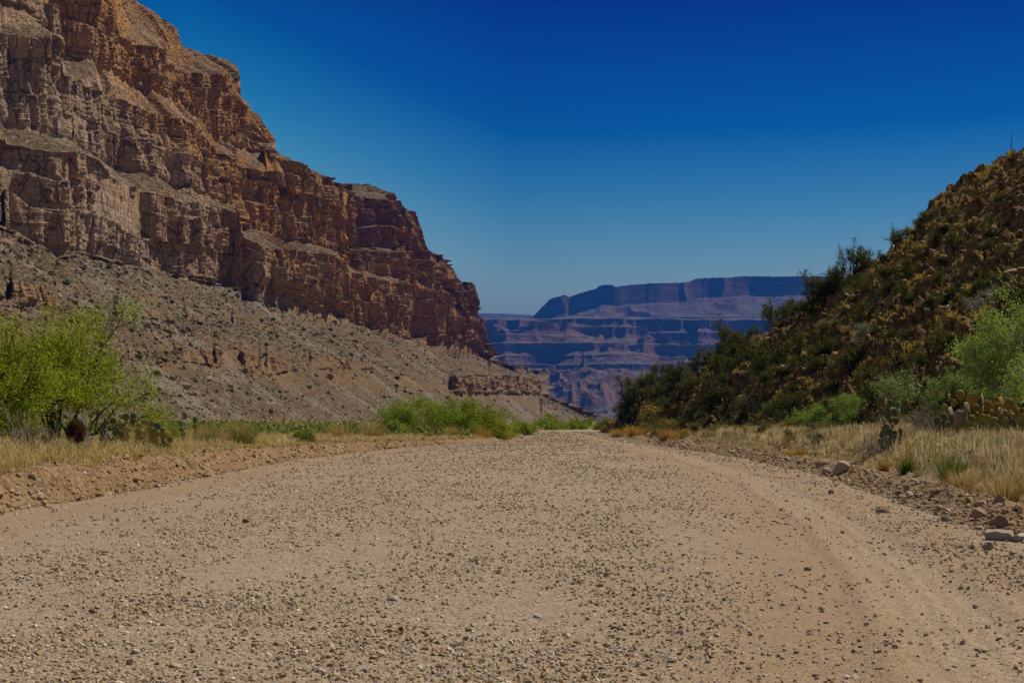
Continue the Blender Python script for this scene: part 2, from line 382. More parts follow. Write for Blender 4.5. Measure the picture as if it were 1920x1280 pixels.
def road_pts(n, ymin, ymax, rng, pw=1.6, k=.85):
    # picture-even spread: density falls with distance
    t = rng.rand(n); q = 1-pw
    y = (ymin**q + t*(ymax**q-ymin**q))**(1/q)
    l, r = xl(y), xr(y); half = .42*y+1
    lo = np.maximum(l+.1, -half); hi = np.minimum(r-.05, half)
    x = lo+(hi-lo)*rng.rand(n)
    dens = .55+.75*fbm(x*.8, y*.3, None, 3, 51)+.35*fbm(x*3, y*2, None, 2, 52)
    keep = rng.rand(n) < np.clip(dens, .06, 1)*(1-k*smooth_at(x, y))
    x, y = x[keep], y[keep]
    return np.stack([x, y, road_z(x, y)+.004], 1)
rng = np.random.RandomState(11)
P = road_pts(175000, 6.2, 190, rng, 1.62)
size = (.008+.024*rng.rand(len(P))**3.5)*(1+P[:, 1]/24)
me = stones_mesh('gravel', P, size, rng, .65)
tag(link('gravel', me), 'loose angular gravel scattered over the road', 'gravel', kind='stuff')
P = road_pts(2500, 6.5, 150, rng, 1.65)
size = (.020+.045*rng.rand(len(P))**4)*(1+P[:, 1]/90)
me = stones_mesh('cobbles', P, size, rng, .6, S1[0], S1[1], jit=.12, p=(.26, .24, .14, .12, .12, .05, .05))
tag(link('cobbles', me), 'coarser loose stones strewn among the road gravel', 'gravel', kind='stuff')
# rubble along both road edges
n = 16000; y = 14*np.exp(rng.rand(n)*1.9); side = rng.rand(n) < .55
x = np.where(side, xr(y)+.1+1.1*rng.rand(n)**1.3*(1+.0*y)-.25, xl(y)-.2+.9*rng.randn(n)*.5)
P = np.stack([x, y, ground_z(x, y)], 1)
size = (.02+.05*rng.rand(n)**4+.11*rng.rand(n)**16)*(1+y/80)
me = stones_mesh('rubble', P, size, rng, .7, cols=STONE_C*np.array([.8, .74, .68]), p=(.28, .3, .08, .2, .06, .02, .1), sink=.4)
tag(link('rubble', me), 'clods and small stones thrown up along the road edges', 'rubble', kind='stuff')

def rock_mesh(name, seed, dims, tint, rough=.16, chop=12, chopo=.50):
    rg = np.random.RandomState(seed); V = S3[0].copy()
    for k in range(chop):
        d = rg.randn(3); d /= np.linalg.norm(d); o = chopo+.25*rg.rand(); t = V@d-o; V = V-np.maximum(t, 0)[:, None]*d*.92
    V = V*(1+rough*fbm(V[:, 0]*1.6+seed, V[:, 1]*1.6, V[:, 2]*1.6, 4, seed))[:, None]
    V = V*np.array(dims)/2
    V[:, 2] += dims[2]*.28
    return make_mesh(name, V, S3[1], M_stone, True, tint=np.repeat(np.array([tint]), len(V), 0))
def at_px(px, py):
    """ground point seen at that pixel (near ground)"""
    d = 10.0
    y = np.geomspace(6, 300, 3000); x = (px-960)/F*y; z = CZ-(py-HY)/F*y
    i = int(np.argmax(ground_z(x, y) >= z)); return float(x[i]), float(y[i])
ROCKS = [  # px, py(base), width px, height px, depth, tint, yaw, label
 (1575, 888, 36, 24, 1.0, (.50,.38,.28), .3, 'rounded pale boulder at the road edge below the green tufts'),
 (1550, 889, 26, 13, .8, (.46,.36,.28), .8, 'low flat pale stone just left of the rounded boulder'),
 (1656, 968, 34, 13, .7, (.44,.31,.18), .15, 'flat wedge shaped tan stone alone on the smooth dirt'),
 (1558, 930, 16, 9, .8, (.20,.12,.07), .4, 'small dark brown stone on the smooth dirt left of the berm'),
 (1688, 922, 12, 13, .8, (.50,.40,.32), .2, 'small whitish stone leaning beside the taller pink one on the berm'),
 (1700, 922, 16, 17, .6, (.50,.34,.24), .9, 'upright pinkish stone on the crest of the berm'),
 (1776, 983, 22, 14, .8, (.35,.27,.20), .5, 'grey brown stone half buried in the berm'),
 (1838, 972, 28, 20, .8, (.42,.30,.21), .2, 'tan block under the dry grass at the berm top'),
 (1872, 990, 36, 26, .9, (.33,.23,.14), .7, 'brown angular boulder with a shaded side near the right edge'),
 (1876, 1020, 58, 26, 1.0, (.44,.36,.28), .1, 'broad pale boulder, largest in the rock pile'),
 (1912, 1018, 34, 20, .9, (.50,.42,.34), .6, 'whitish slab at the right end of the rock pile'),
 (1852, 1040, 22, 20, .9, (.28,.25,.20), .9, 'small grey rounded rock in front of the broad pale boulder'),
 (1800, 1036, 20, 10, .9, (.38,.26,.16), .4, 'left one of two small flat tan stones before the rock pile'),
 (1826, 1038, 22, 10, .9, (.36,.27,.19), 1.2, 'right one of two small flat tan stones before the rock pile'),
 (1840, 1238, 28, 10, .8, (.34,.25,.17), .1, 'long low stone beside the tyre track near the bottom right'),
 (1580, 1008, 12, 8, .9, (.40,.30,.20), .1, 'small tan stone sitting on the tyre track'),
 (1513, 1080, 18, 9, .9, (.33,.25,.18), .7, 'small grey stone near the curve of the tyre track'),
 (296, 917, 18, 9, .8, (.50,.38,.27), .5, 'pale orange flat stone at the foot of the left bank'),
 (83, 948, 14, 11, .9, (.50,.40,.28), .3, 'small pale stone below the left bank near the frame edge'),
 (1006, 1172, 18, 10, .9, (.56,.51,.45), .2, 'white pebble in the middle of the road'),
 (753, 1200, 10, 15, .8, (.20,.12,.07), .2, 'dark pointed stone standing upright on the road'),
 (242, 1266, 16, 16, .9, (.28,.18,.12), .6, 'dark brown pointed stone near the bottom left of the road'),
 (252, 1243, 22, 13, .9, (.50,.42,.33), .1, 'pale stone behind the dark pointed one at bottom left'),
 (172, 1163, 16, 11, .9, (.26,.16,.09), .9, 'dark brown stone on the left part of the road'),
 (462, 987, 14, 9, .9, (.24,.15,.09), .2, 'small dark stone on the road left of centre'),
 (1152, 1195, 20, 9, .8, (.22,.13,.07), .2, 'flat dark stone on the road right of the white pebble'),
 (878, 1198, 18, 9, .8, (.24,.17,.11), .2, 'flat grey brown stone on the road between the upright stone and the white pebble'),
 (1265, 838, 14, 6, .9, (.42,.33,.25), .2, 'small pale stone at the far right road edge'),
]
for i, (px, py, w, h, dp, ti, yaw, lab) in enumerate(ROCKS):
    x, y = at_px(px, py); k = y/F
    me = rock_mesh('rock', 100+i, (w*k*1.08, w*k*dp*.9, h*k*1.35), ti)
    z = max(float(ground_z(np.array([x]), np.array([y]))[0]), float(road_z(np.array([x]), np.array([y]))[0]) if xl(y) < x < xr(y) else -9)
    o = link('rock', me, loc=(x, y, z)); o.rotation_euler = (0, 0, yaw-.4)
    tag(o, lab, 'rock', 'larger stones along and on the road')
print('ground/rocks', time.time()-T0)

# ------------------------------------------------------------------ canyon wall
def build_wall():
    px = np.arange(-330, 1113, 1.25); n = len(px)
    q = (px-960)/F
    def dH(y, H): return (H-CZ)*F/np.maximum(HY-y, 1)
    neg = px < 0
    S = poly(px, [(-400,-200),(180,-160),(214,-60),(255,0),(300,20),(335,55),(345,85),(380,102),(412,118),(430,128),(437,165),(455,205),(480,235),(500,262),(502,285),(530,300),(560,320),(600,338),(628,347),(650,344),(680,343),(712,350),(733,362),(745,378),(765,400),(775,440),(783,468),(800,478),(812,490),(820,515),(838,527),(862,530),(872,555),(880,590),(893,600),(897,640),(915,655),(919,676),(950,686),(985,690),(1008,703),(1013,738),(1060,760),(1110,785)])
    S = S + 2.2*vnoise(px/9, 0, None, 71)+1.2*vnoise(px/3.2, 0, None, 72)*(px < 920)
    L1 = poly(px, [(0,425),(100,480),(160,474),(220,494),(330,515),(422,534),(440,538),(462,519),(531,542),(610,577),(670,607),(764,630),(842,630),(876,641),(917,677)])
    L1s = np.convolve(np.pad(L1, 30, mode='edge'), np.ones(61)/61, 'valid'); L1 = L1 + 3*vnoise(px/14, 0, None, 73) + 4*vnoise(px/35, 0, None, 74)
    L2 = poly(px, [(0,274),(56,281),(169,289),(195,311),(225,337),(319,375),(400,388),(434,398),(441,445),(494,466),(599,476),(647,491),(674,514),(775,538),(835,547),(850,565),(872,600),(890,632),(905,658),(917,678)])
    L3 = poly(px, [(0,240),(75,248),(124,262),(169,283),(195,300),(225,318),(262,326),(337,349),(360,356),(400,375),(434,386),(441,424),(524,450),(599,465),(625,472),(640,484),(674,506),(737,521),(805,525),(820,530),(850,558),(872,594),(917,676)])
    L4 = poly(px, [(0,66),(90,67),(97,75),(112,142),(169,165),(202,176),(274,202),(352,232),(372,262),(394,285),(450,311),(499,322),(559,332),(602,352),(626,362),(633,455),(640,470),(783,473),(795,490),(812,500),(820,520),(850,545)])
    L5 = poly(px, [(0,5),(30,25),(60,50),(79,60),(88,96),(112,112),(187,120),(244,150),(274,169),(315,191),(352,221),(397,262),(476,285),(502,287),(510,292),(628,352),(633,448),(640,462),(780,466),(790,480)])
    L6 = poly(px, [(-400,-60),(180,-50),(214,-10),(225,50),(240,79),(292,90),(300,100),(326,131),(427,142),(437,170),(455,210),(480,240),(500,268),(504,290),(628,350),(633,366),(737,376),(760,402),(775,442),(783,470)])
    H1, H2, H3, H4, H5 = 62, 90, 103, poly(px, [(626,137),(633,121.5)]), poly(px, [(500,150),(504,142),(628,140),(633,125)])
    df = 132/(.151-q); df = np.minimum(df, 2500); zf = np.full(n, 3.0)
    yf = HY-(zf-CZ)*F/df
    # in frame-left extension the wall keeps its lateral distance
    def ext(y, H):
        d0 = (H-CZ)*F/(HY-y[np.argmin(abs(px))]) if np.isscalar(H) else (H[np.argmin(abs(px))]-CZ)*F/(HY-y[np.argmin(abs(px))])
        d = d0*960/(960-px); return np.where(neg, HY-((H if np.isscalar(H) else H[0])-CZ)*F/d, y)
    L1, L2, L3, L4, L5 = ext(L1, H1), ext(L2, H2), ext(L3, H3), ext(L4, H4), ext(L5, H5)
    d5n = dH(L5, H5)
    L6 = np.where(neg, HY-(178-CZ)*F/(d5n+14), L6); S = np.where(neg, HY-(220-CZ)*F/(d5n+75), S)
    lim = lambda y: np.maximum(y, S)
    beyond = px > 917
    L1 = np.where(beyond, S, lim(L1)); L2 = lim(np.minimum(L2, L1-.5)); L3 = lim(np.minimum(L3, L2-.5)); L4 = lim(np.minimum(L4, L3-.5)); L5 = lim(np.minimum(L5, L4-.5)); L6 = lim(np.minimum(L6, L5-.5))
    def tal(y):
        den = .62*(.151-q)-(HY-y)/F; return (132*.62-1.6)/np.maximum(den, .045)
    d1 = np.where(beyond, tal(L1), np.where(neg, dH(L1, H1), np.minimum(tal(np.where(neg, L1, L1s)), dH(L1s, 64)))); d1 = np.maximum(d1, df+8)
    d2 = np.clip(dH(L2, H2), d1+3, d1+30); d3 = np.clip(dH(L3, H3), d2+4, d2+60)
    d4 = np.clip(dH(L4, H4), d3+3, d3+34); d5 = np.clip(dH(L5, H5), d4+4, d4+50)
    d6 = d5 + 14; ds = d6 + poly(px, [(0,75),(255,90),(430,70),(437,18),(500,12),(510,25),(628,30),(650,75),(745,20),(785,90),(870,140),(900,30),(917,10),(1110,10)])
    # talus line
    A0 = poly(px, [(-400,720),(0,700),(340,677),(430,693),(500,702),(580,690),(685,692),(760,705),(845,738),(1011,738),(1016,764),(1110,788)])
    A1 = poly(px, [(-400,690),(0,670),(340,656),(430,655),(500,668),(580,666),(685,670),(760,690),(845,706),(884,699),(1010,705),(1015,755),(1110,787)])
    A0 = np.clip(A0, S+1.2, yf-1); A1 = np.clip(np.minimum(A1, A0-.8), S+.8, None)
    mA = np.maximum.reduce([sstep(338,348,px)*(1-sstep(492,503,px)), sstep(578,586,px)*(1-sstep(678,688,px)), sstep(838,856,px)*(1-sstep(1011,1014,px))])
    mA = np.maximum(mA, .8*sstep(330,345,px)*(1-sstep(700,740,px))*(vnoise(px/26, 4, None, 177) > -.1))
    mA = mA*np.clip(.8+.7*vnoise(px/12, 0, None, 77), .25, 1)*(px < 800) + mA*(px >= 800)
    B0 = np.where(px < 345, poly(px, [(-400,520),(0,566),(100,575),(220,590),(345,606)]), A1+(L1-A1)*.4)
    B1 = np.where(px < 345, poly(px, [(-400,480),(0,524),(60,530),(100,548),(220,568),(345,596)]), A1+(L1-A1)*.5)
    mB = np.maximum.reduce([1-sstep(96,112,px), sstep(205,222,px)*(1-sstep(318,335,px)), .8*sstep(345,350,px)*(1-sstep(560,600,px))*(vnoise(px/30, 9, None, 178) > .05)])*np.clip(.75+.9*vnoise(px/14, 2, None, 78), .15, 1)
    dA0 = tal(A0); dA0 = np.clip(dA0, df+1, d1-4)
    tA1 = np.clip(tal(A1), dA0, d1); dA1 = tA1*(1-mA)+(dA0+5)*mA
    A2 = A1+(B0-A1)*.6; tA2 = np.minimum(tal(A2), d1); dA2 = np.maximum(tA2, dA1+2)
    dB0 = np.minimum(tal(B0), d1); dB0 = np.maximum(dB0, dA2+1)
    tB1 = np.minimum(tal(B1), d1); dB1 = np.maximum(tB1*(1-mB)+(dB0+3)*mB, dB0+.5)
    B2 = B1+(L1-B1)*.45; dB2 = np.maximum(np.minimum(tal(B2), d1), dB1+.5); d1 = np.maximum(d1, dB2+.5)
    K = [(yf+1, df-6, 0, 0), (A0, dA0, 0, 0), (A1, dA1, mA, 0), (A2, dA2, 0, 0), (B0, dB0, 0, 0), (B1, dB1, mB, 0), (B2, dB2, 0, 0), (L1, d1, 0, 0),
         (L2, d2, 1, 0), (L3, d3, .12, 0), (L4, d4, 1, 0), (L5, d5, .12, 0), (L6, d6, 1, 0), (S, ds, .55, 0)]
    rows = [36, 28, 20, 28, 16, 22, 50, 120, 24, 120, 30, 100, 56]
    Ds, Zs, Cs, Ts, Us = [], [], [], [], []
    for k in range(len(K)-1):
        ya, da, _, _ = K[k]; yb, db, cb, _ = K[k+1]
        za = CZ+(HY-ya)*da/F; zb = CZ+(HY-yb)*db/F
        if k == 0: za = za-4
        t = np.arange(rows[k])/rows[k]
        if k == len(K)-2: t = np.linspace(0, 1, rows[k])
        for tt in t:
            ft = tt; sub = 0*px
            if k in (7, 9, 11):      # two narrow ledges break each cliff tier
                la = .40+.07*vnoise(px/60, k*1.0, None, 230); lb = .74+.06*vnoise(px/45, k*1.0, None, 231)
                ft = .22*tt+.42*sstep(-.022, .022, tt-la)+.36*sstep(-.018, .018, tt-lb)
                sub = (tt > la)*.37+(tt > lb)*.41
            Us.append(sub+0*px)
            Ds.append(da+(db-da)*ft); Zs.append(za+(zb-za)*tt)
            Cs.append(cb*np.ones(n)*sstep(0, .06, tt)*(1 if k != 7 else 1)); Ts.append(k)
    # plateau behind the skyline
    for j, (dd, dz) in enumerate([(6, .5), (20, 0), (60, -6), (160, -40), (300, -120)]):
        Ds.append(ds+dd); Zs.append(np.maximum(CZ+(HY-S)*ds/F+dz, -5)); Cs.append(np.zeros(n)); Ts.append(99); Us.append(0*px)
    U_ = np.array(Us); D = np.array(Ds); Z = np.array(Zs); C = np.array(Cs); seg = np.array(Ts)
    # soften the cliff weight a little along the profile
    C = (np.roll(C, 1, 0)+C*2+np.roll(C, -1, 0))/4; C[0] = 0; f_ = int(np.argmax(seg == 7)); C[f_-4:f_+2] = np.maximum(C[f_-4:f_+2], np.where(beyond, 0, .75))
    X = q[None]*D; Y = D.copy()
    nx, ny = .955, -.296
    s = X*(-ny)*1.0 + Y*nx           # distance along the wall
    z = Z
    # plan displacement: buttresses, pillars, clefts, beds
    up = (seg >= 7) & (seg < 99)
    Wb = np.zeros(len(seg)); first = int(np.argmax(up)); Wb[first:] = 1; Wb[first-22:first] = np.linspace(0, 1, 22)**1.5; Wb = Wb[:, None]
    tier = np.select([seg < 7, seg == 7, seg <= 9, seg <= 11], [0, 1, 2, 3], 4)[:, None]*1.0 + U_
    warp = 5*fbm(s/30, z/40, None, 3, 80)
    def saw(lam, zs, sd, amp, w=.22):
        u = (s+warp)/lam + .45*vnoise(s/lam*.7, z/zs, tier*3.3, sd)+tier*.37
        f = u-np.floor(u); a = .35+1.1*np.abs(vnoise(np.floor(u)*7.3, tier*5.1+0*s, None, sd+1))
        return amp*a*np.where(f < w, f/w, 1-(f-w)/(1-w))
    big = fbm(s/75, tier*1.3+0*s, None, 2, 81)*13
    med = saw(31, 90, 201, 8.5) - 3 + saw(12, 45, 205, 4.2) - 1.2
    sml = saw(5.2, 18, 209, 1.9, .3) + np.abs(vnoise((s+.3*warp)/4.2, z/15, X/30, 183))*1.6
    blocks = (np.floor(3*vnoise(s/6.5+.4*np.floor(z/8), np.floor(z/8)*1.7, None, 184))/3)*1.8
    tin = vnoise(s/2.6, z/6, X/8, 84)*.8 + vnoise(s/1.6, z/2.2, X/3, 85)*.5 + blocks
    beds = vnoise(0*s+3, z/8.0, s/90, 86)*.9 + np.sign(vnoise(0*s+1, z/2.6+.3*fbm(s/30, 0*s, None, 2, 190), s/60, 87))*.28 + vnoise(s/5, z/1.1, s/30, 88)*.35
    zb = z/4.3+.35*fbm(s/90, tier, None, 2, 220); zc = z/1.75+.5*fbm(s/40, tier, None, 2, 221)
    beds = beds + .8*(zb-np.floor(zb))**1.5*(.4+.9*np.abs(vnoise(np.floor(zb)*3.7, s/50, None, 222))) + .5*(zc-np.floor(zc))
    Wb[first:first+18] = np.maximum(Wb[first:first+18], 0)*np.linspace(.4, 1, 18)[:, None]
    crack = -np.exp(-(vnoise((s+warp)/17, z/110, tier*2.2, 89)/.06)**2)*5
    amp = np.clip(Y/950, .45, 1.15)
    disp = (big*Wb+(med*Wb)+(med*.45)*C*(1-Wb)+(sml+tin+beds+crack)*C)*amp
    disp = np.where(seg[:, None] == 7, np.maximum(disp, -2.5), disp); disp = np.where(seg[:, None] < 7, np.clip(disp, -1.2, 1.2+3*C), disp)
    X = X+nx*disp; Y = Y+ny*disp
    tal_w = (1-C)*(seg[:, None] < 99)
    gul = -np.abs(vnoise(s/22+.5*fbm(s/40, z/25, None, 3, 91), z/90, None, 92))*2.4 - np.abs(vnoise(s/6+.5*fbm(s/15, z/9, None, 3, 191), z/30, None, 192))*.9
    rgh = fbm(X/9, Y/9, z/9, 5, 93, .6)*2.2 + fbm(X/2.2, Y/2.2, z/2.2, 3, 94, .6)*1.1 + np.maximum(fbm(X/1.5, Y/1.5, z/1.5, 2, 95)-.2, 0)*2.2
    edge = np.minimum(1, (np.arange(len(seg))[:, None])/20)
    Z = Z+tal_w*(rgh*.42+gul*.6*(seg[:, None] < 7))*edge*np.clip(Y/900, .35, 1)*np.where(px[None] > 1011, .5, 1)
    Z = Z+C*fbm(s/6, z/6, X/6, 3, 96)*.7
    V = np.stack([X, Y, Z], -1).reshape(-1, 3)
    me = make_mesh('canyon_wall', V, grid_faces(*X.shape, flip=True), wall_mat(), False, attrs={'cliff': C.ravel()})
    tag(link('canyon_wall', me), 'tall layered tan and orange rock cliffs above a grey talus slope on the left', 'cliff', kind='structure')
    return px, X, Y, Z, C, seg
WALL = build_wall()
print('wall', time.time()-T0)

# ------------------------------------------------------------------ right hill
def build_hill():
    px = np.arange(1128, 2700, 2.0); n = len(px); q = (px-960)/F
    yr = poly(px, [(1128,800),(1150,792),(1200,748),(1260,718),(1330,690),(1400,650),(1450,618),(1520,575),(1600,522),(1640,486),(1700,448),(1712,428),(1750,380),(1800,340),(1850,307),(1890,290),(1920,280),(2000,262),(2150,245),(2700,235)])
    yr = yr+3*vnoise(px/16, 0, None, 101)+3*np.maximum(vnoise(px/6, 0, None, 102), 0)
    e = (HY-yr)/F
    dr = 15.5/np.clip(.96*q+.02-e, .075, 1); dr = np.clip(dr, 30, 210)
    df = 14.6/q; df = np.minimum(df, dr-1)
    xf = q*df; zf = ground_z(xf, df)-.6
    zr_ = CZ+e*dr
    T = np.linspace(0, 1, 420)[:, None]
    D = df+(dr-df)*T; Z = zf+(zr_-zf)*(T*(1+.0*T))
    back = []
    for dd, dz in [(1.5, .15), (4, .0), (9, -1.5), (20, -6), (40, -16)]:
        back.append((dr+dd, np.maximum(zr_+dz, -2)))
    D = np.vstack([D]+[b[0][None] for b in back]); Z = np.vstack([Z]+[b[1][None] for b in back])
    X = q[None]*D; Y = D
    r1 = fbm(X/7, Y/7, Z/7, 3, 103)*1.0; r2 = fbm(X/1.6, Y/1.6, Z/1.6, 4, 104, .6)*.55
    blk = np.maximum(fbm(X/1.1, Y/1.1, Z/1.1, 3, 105)-.1, 0)*1.2
    fade = np.minimum(1, np.arange(len(D))[:, None]/25)
    top = 1-.6*sstep(.93, 1, np.minimum(np.arange(len(D))[:, None]/419, 1))
    Z = Z+(r1+r2+blk)*fade*top
    X = X-(blk*.5)*fade
    V = np.stack([X, Y, Z], -1).reshape(-1, 3)
    me = make_mesh('hill', V, grid_faces(*X.shape, flip=True), hill_mat(), False)
    tag(link('hill', me), 'steep rocky brown hillside dotted with dark shrubs on the right', 'hill', kind='structure')
    return px, X, Y, Z
HILL = build_hill()
def hill_at(px, t):
    c = int(np.clip(round((px-HILL[0][0])/2.0), 0, len(HILL[0])-1)); r = int(np.clip(round(t*419), 0, 419))
    return float(HILL[1][r, c]), float(HILL[2][r, c]), float(HILL[3][r, c])
def hill_px(px, py):
    c = int(np.clip(round((px-HILL[0][0])/2.0), 0, len(HILL[0])-1))
    yy = HY-(HILL[3][:420, c]-CZ)/HILL[2][:420, c]*F
    r = int(np.argmin(abs(yy-py))); return float(HILL[1][r, c]), float(HILL[2][r, c]), float(HILL[3][r, c])

# ------------------------------------------------------------------ far canyon country
def build_far():
    px = np.arange(790, 1720, 1.5); n = len(px); q = (px-960)/F
    top = poly(px, [(780,640),(880,622),(900,614),(960,602),(1000,592),(1012,580),(1030,562),(1045,556),(1060,553),(1068,557),(1100,545),(1118,541),(1125,535),(1145,533),(1155,537),(1200,532),(1290,529),(1305,522),(1400,518),(1530,518),(1720,521)])
    top = top+1.0*vnoise(px/7, 0, None, 111)
    D = np.concatenate([np.linspace(4400, 5700, 230), np.linspace(5704, 8900, 520), np.linspace(8906, 9990, 240)])[:, None]+0*px[None]
    X = q[None]*D; Y = D
    wx = X+160*fbm(X/700, Y/700, None, 3, 301); wy = Y+160*fbm(X/700, Y/700, None, 3, 302)
    def ridge(sc_, sd): return 1-2*np.abs(vnoise(wx/sc_, wy/sc_, None, sd))
    side = 520*fbm(X/1300+.7, Y/2600, None, 3, 303)-160
    up = Y+side*sstep(5600, 6400, Y)*(1-sstep(8250, 8700, Y)) + (230+240*fbm(X/900, Y/4000, None, 3, 310))*sstep(9000, 9300, Y)*(1-sstep(9900, 9960, Y)) + 38*ridge(210, 311)*sstep(9100, 9500, Y)*(1-sstep(9850, 9930, Y))
    ramp = np.interp(up, [4400, 4700, 5330, 5950, 6350, 8150, 8700, 9280, 9700, 9800, 10100], [-40, 0, 172, 205, 262, 590, 640, 690, 850, 1040, 1080])
    wg = sstep(4500, 4900, Y)*(1-sstep(5250, 5420, Y)); wm_ = sstep(5800, 6600, Y)*(1-sstep(8300, 8900, Y))
    h = ramp + wg*(70*(ridge(300, 304)-.3)+50*(ridge(115, 305)-.3)+20*ridge(50, 306)) + wm_*(110*(ridge(1000, 307)-.5)+90*(ridge(380, 308)-.5)+58*(ridge(150, 309)-.4)) + wm_*13*(ridge(66, 316)-.4) + 6*fbm(X/60, Y/60, None, 3, 312)
    # terraces: benches and cliffs at fixed heights
    tz_in, tz_out = [-200, 195], [-200, 195]
    for fl, ta, cl in [(26, 18, 30), (20, 24, 14), (18, 14, 38), (26, 20, 12), (16, 22, 34), (24, 16, 50), (14, 18, 16)]:
        a_, b_ = tz_in[-1], tz_out[-1]
        tz_in += [a_+fl, a_+fl+ta, a_+fl+ta+5]; tz_out += [b_+fl*.3, b_+fl*.3+ta*1.15, b_+fl*.3+ta*1.15+cl]
    tz_in += [tz_in[-1]+60, 2000]; tz_out += [max(tz_out[-1]+15, 640), 2000]
    tz_in, tz_out = np.array(tz_in), np.array(tz_out)
    z = np.interp(h, tz_in, tz_out)
    cap = CZ+(HY-top)[None]*D/F
    tt = np.maximum(cap-130, 640); uu = np.clip((up-8700)/1000, 0, 1); zz = 640+(tt-640)*uu**1.25+26*(ridge(120, 318)-.5)*sstep(.1, .4, uu)*(1-sstep(.9, 1, uu))
    zz = zz+(cap-tt)*np.clip((up-9700)/70, 0, 1); z = np.where((up > 8700) & (Y > 8500), zz+4*fbm(X/60, Y/60, None, 3, 313), z)
    z = np.where(Y > 8800, np.minimum(z, cap), np.minimum(z, np.interp(Y, [5700, 6000, 7000, 8000, 8700], [380, 425, 505, 572, 636])+14*fbm(X/500, Y/500, None, 3, 314)+12*fbm(X/200, Y/260, None, 3, 315))); z[-40:] = np.where(top < 586, cap[-40:], np.minimum(cap[-40:], z[-40:]))
    V = np.stack([X, Y, z], -1).reshape(-1, 3)
    M = far_mat()
    me = make_mesh('far_mesa', V, grid_faces(*X.shape, flip=True), M, False)
    tag(link('far_mesa', me), 'hazy blue flat-topped mesa above banded red canyon cliffs', 'mesa', kind='structure')
    # distant plateau left of the mesa
    px = np.arange(700, 1150, 4.0); q = (px-960)/F; n = len(px)
    top = poly(px, [(700,584),(880,587),(950,588),(1000,591),(1150,594)])
    D, Z, C = [], [], []
    for y, d, c in [(640+0*px, 12500, 0), (612+0*px, 13400, 0), (606+0*px, 13500, 1), (599+0*px, 14300, 0), (top+2.5, 14900, 0), (top, 14950, 1), (top, 17000, 0)]:
        dd = d+300*fbm(px/60, 0*px, None, 3, 140); D.append(dd); Z.append(CZ+(HY-y)*dd/F if d < 16000 else Z[-1]); C.append(np.full(n, c*1.0))
    D = np.array(D); Z = np.array(Z)
    V = np.stack([q[None]*D, D, Z], -1).reshape(-1, 3)
    me = make_mesh('distant_plateau', V, grid_faces(*D.shape, flip=True), M, False, attrs={'cliff': np.array(C).ravel()})
    tag(link('distant_plateau', me), 'faint blue level plateau on the horizon between cliff and mesa', 'plateau', kind='structure')
build_far()
print('hills', time.time()-T0)

# ------------------------------------------------------------------ plant builders
def tube_mesh(paths, sides=4):
    """paths: list of (pts[n,3], radii[n])"""
    Vs, Fs = [], []; off = 0
    for pts, rad in paths:
        pts = np.asarray(pts, float); n = len(pts)
        t = np.gradient(pts, axis=0); t /= np.linalg.norm(t, axis=1, keepdims=True)+1e-9
        up = np.array([.3, .9, .31]); a = np.cross(t, up); a /= np.linalg.norm(a, axis=1, keepdims=True)+1e-9; b = np.cross(t, a)
        ang = np.arange(sides)*2*math.pi/sides
        ring = pts[:, None]+np.asarray(rad)[:, None, None]*(np.cos(ang)[None, :, None]*a[:, None]+np.sin(ang)[None, :, None]*b[:, None])
        Vs.append(ring.reshape(-1, 3))
        i = np.arange((n-1)*sides).reshape(n-1, sides); j = np.roll(i, -1, 1)
        Fs.append(np.stack([i, j, j+sides, i+sides], -1).reshape(-1, 4)+off); off += n*sides
    return np.vstack(Vs), np.vstack(Fs)
def leaves(P, size, rng, aspect=.5, cols=None, up=0.0, dirs=None, var=.25):
    n = len(P)
    a = rng.randn(n, 3) if dirs is None else dirs+.6*rng.randn(n, 3)
    a[:, 2] += up; a /= np.linalg.norm(a, axis=1, keepdims=True)+1e-9
    b = np.cross(a, rng.randn(n, 3)); b /= np.linalg.norm(b, axis=1, keepdims=True)+1e-9
    s = (size*(.6+.8*rng.rand(n)))[:, None]
    V = np.stack([P-a*s*.5, P+b*s*aspect*.5, P+a*s*.5, P-b*s*aspect*.5], 1).reshape(-1, 3)
    Fa = np.arange(n*4).reshape(n, 4)
    cols = np.array(cols); c = cols[rng.randint(len(cols), size=n)]*(1-var+2*var*rng.rand(n, 1))
    return V, Fa, np.repeat(c, 4, 0)
def grow(rng, start, d, length, rad, depth, maxd, out, tips, nch=(2, 4), spread=.7, gravity=0.0, wig=.18, ratio=.68):
    n = 5; pts = [np.array(start, float)]; d = np.array(d, float); d /= np.linalg.norm(d)
    for i in range(n-1):
        d = d+wig*rng.randn(3)+np.array([0, 0, gravity]); d /= np.linalg.norm(d); pts.append(pts[-1]+d*length/(n-1))
    r = np.linspace(rad, rad*.6, n); out.append((np.array(pts), r))
    if depth >= maxd-1:
        for p in pts[1:]: tips.append((p, d.copy(), depth))
    if depth < maxd:
        for k in range(rng.randint(nch[0], nch[1]+1)):
            t = .45+.55*rng.rand(); i = min(int(t*(n-1)), n-2); p = pts[i]+(pts[i+1]-pts[i])*(t*(n-1)-i)
            nd = d+spread*rng.randn(3); grow(rng, p, nd, length*ratio*(.75+.5*rng.rand()), rad*.55, depth+1, maxd, out, tips, nch, spread, gravity, wig, ratio)
GREENS = [(.10, .16, .018), (.14, .21, .025), (.17, .24, .03), (.08, .13, .018)]
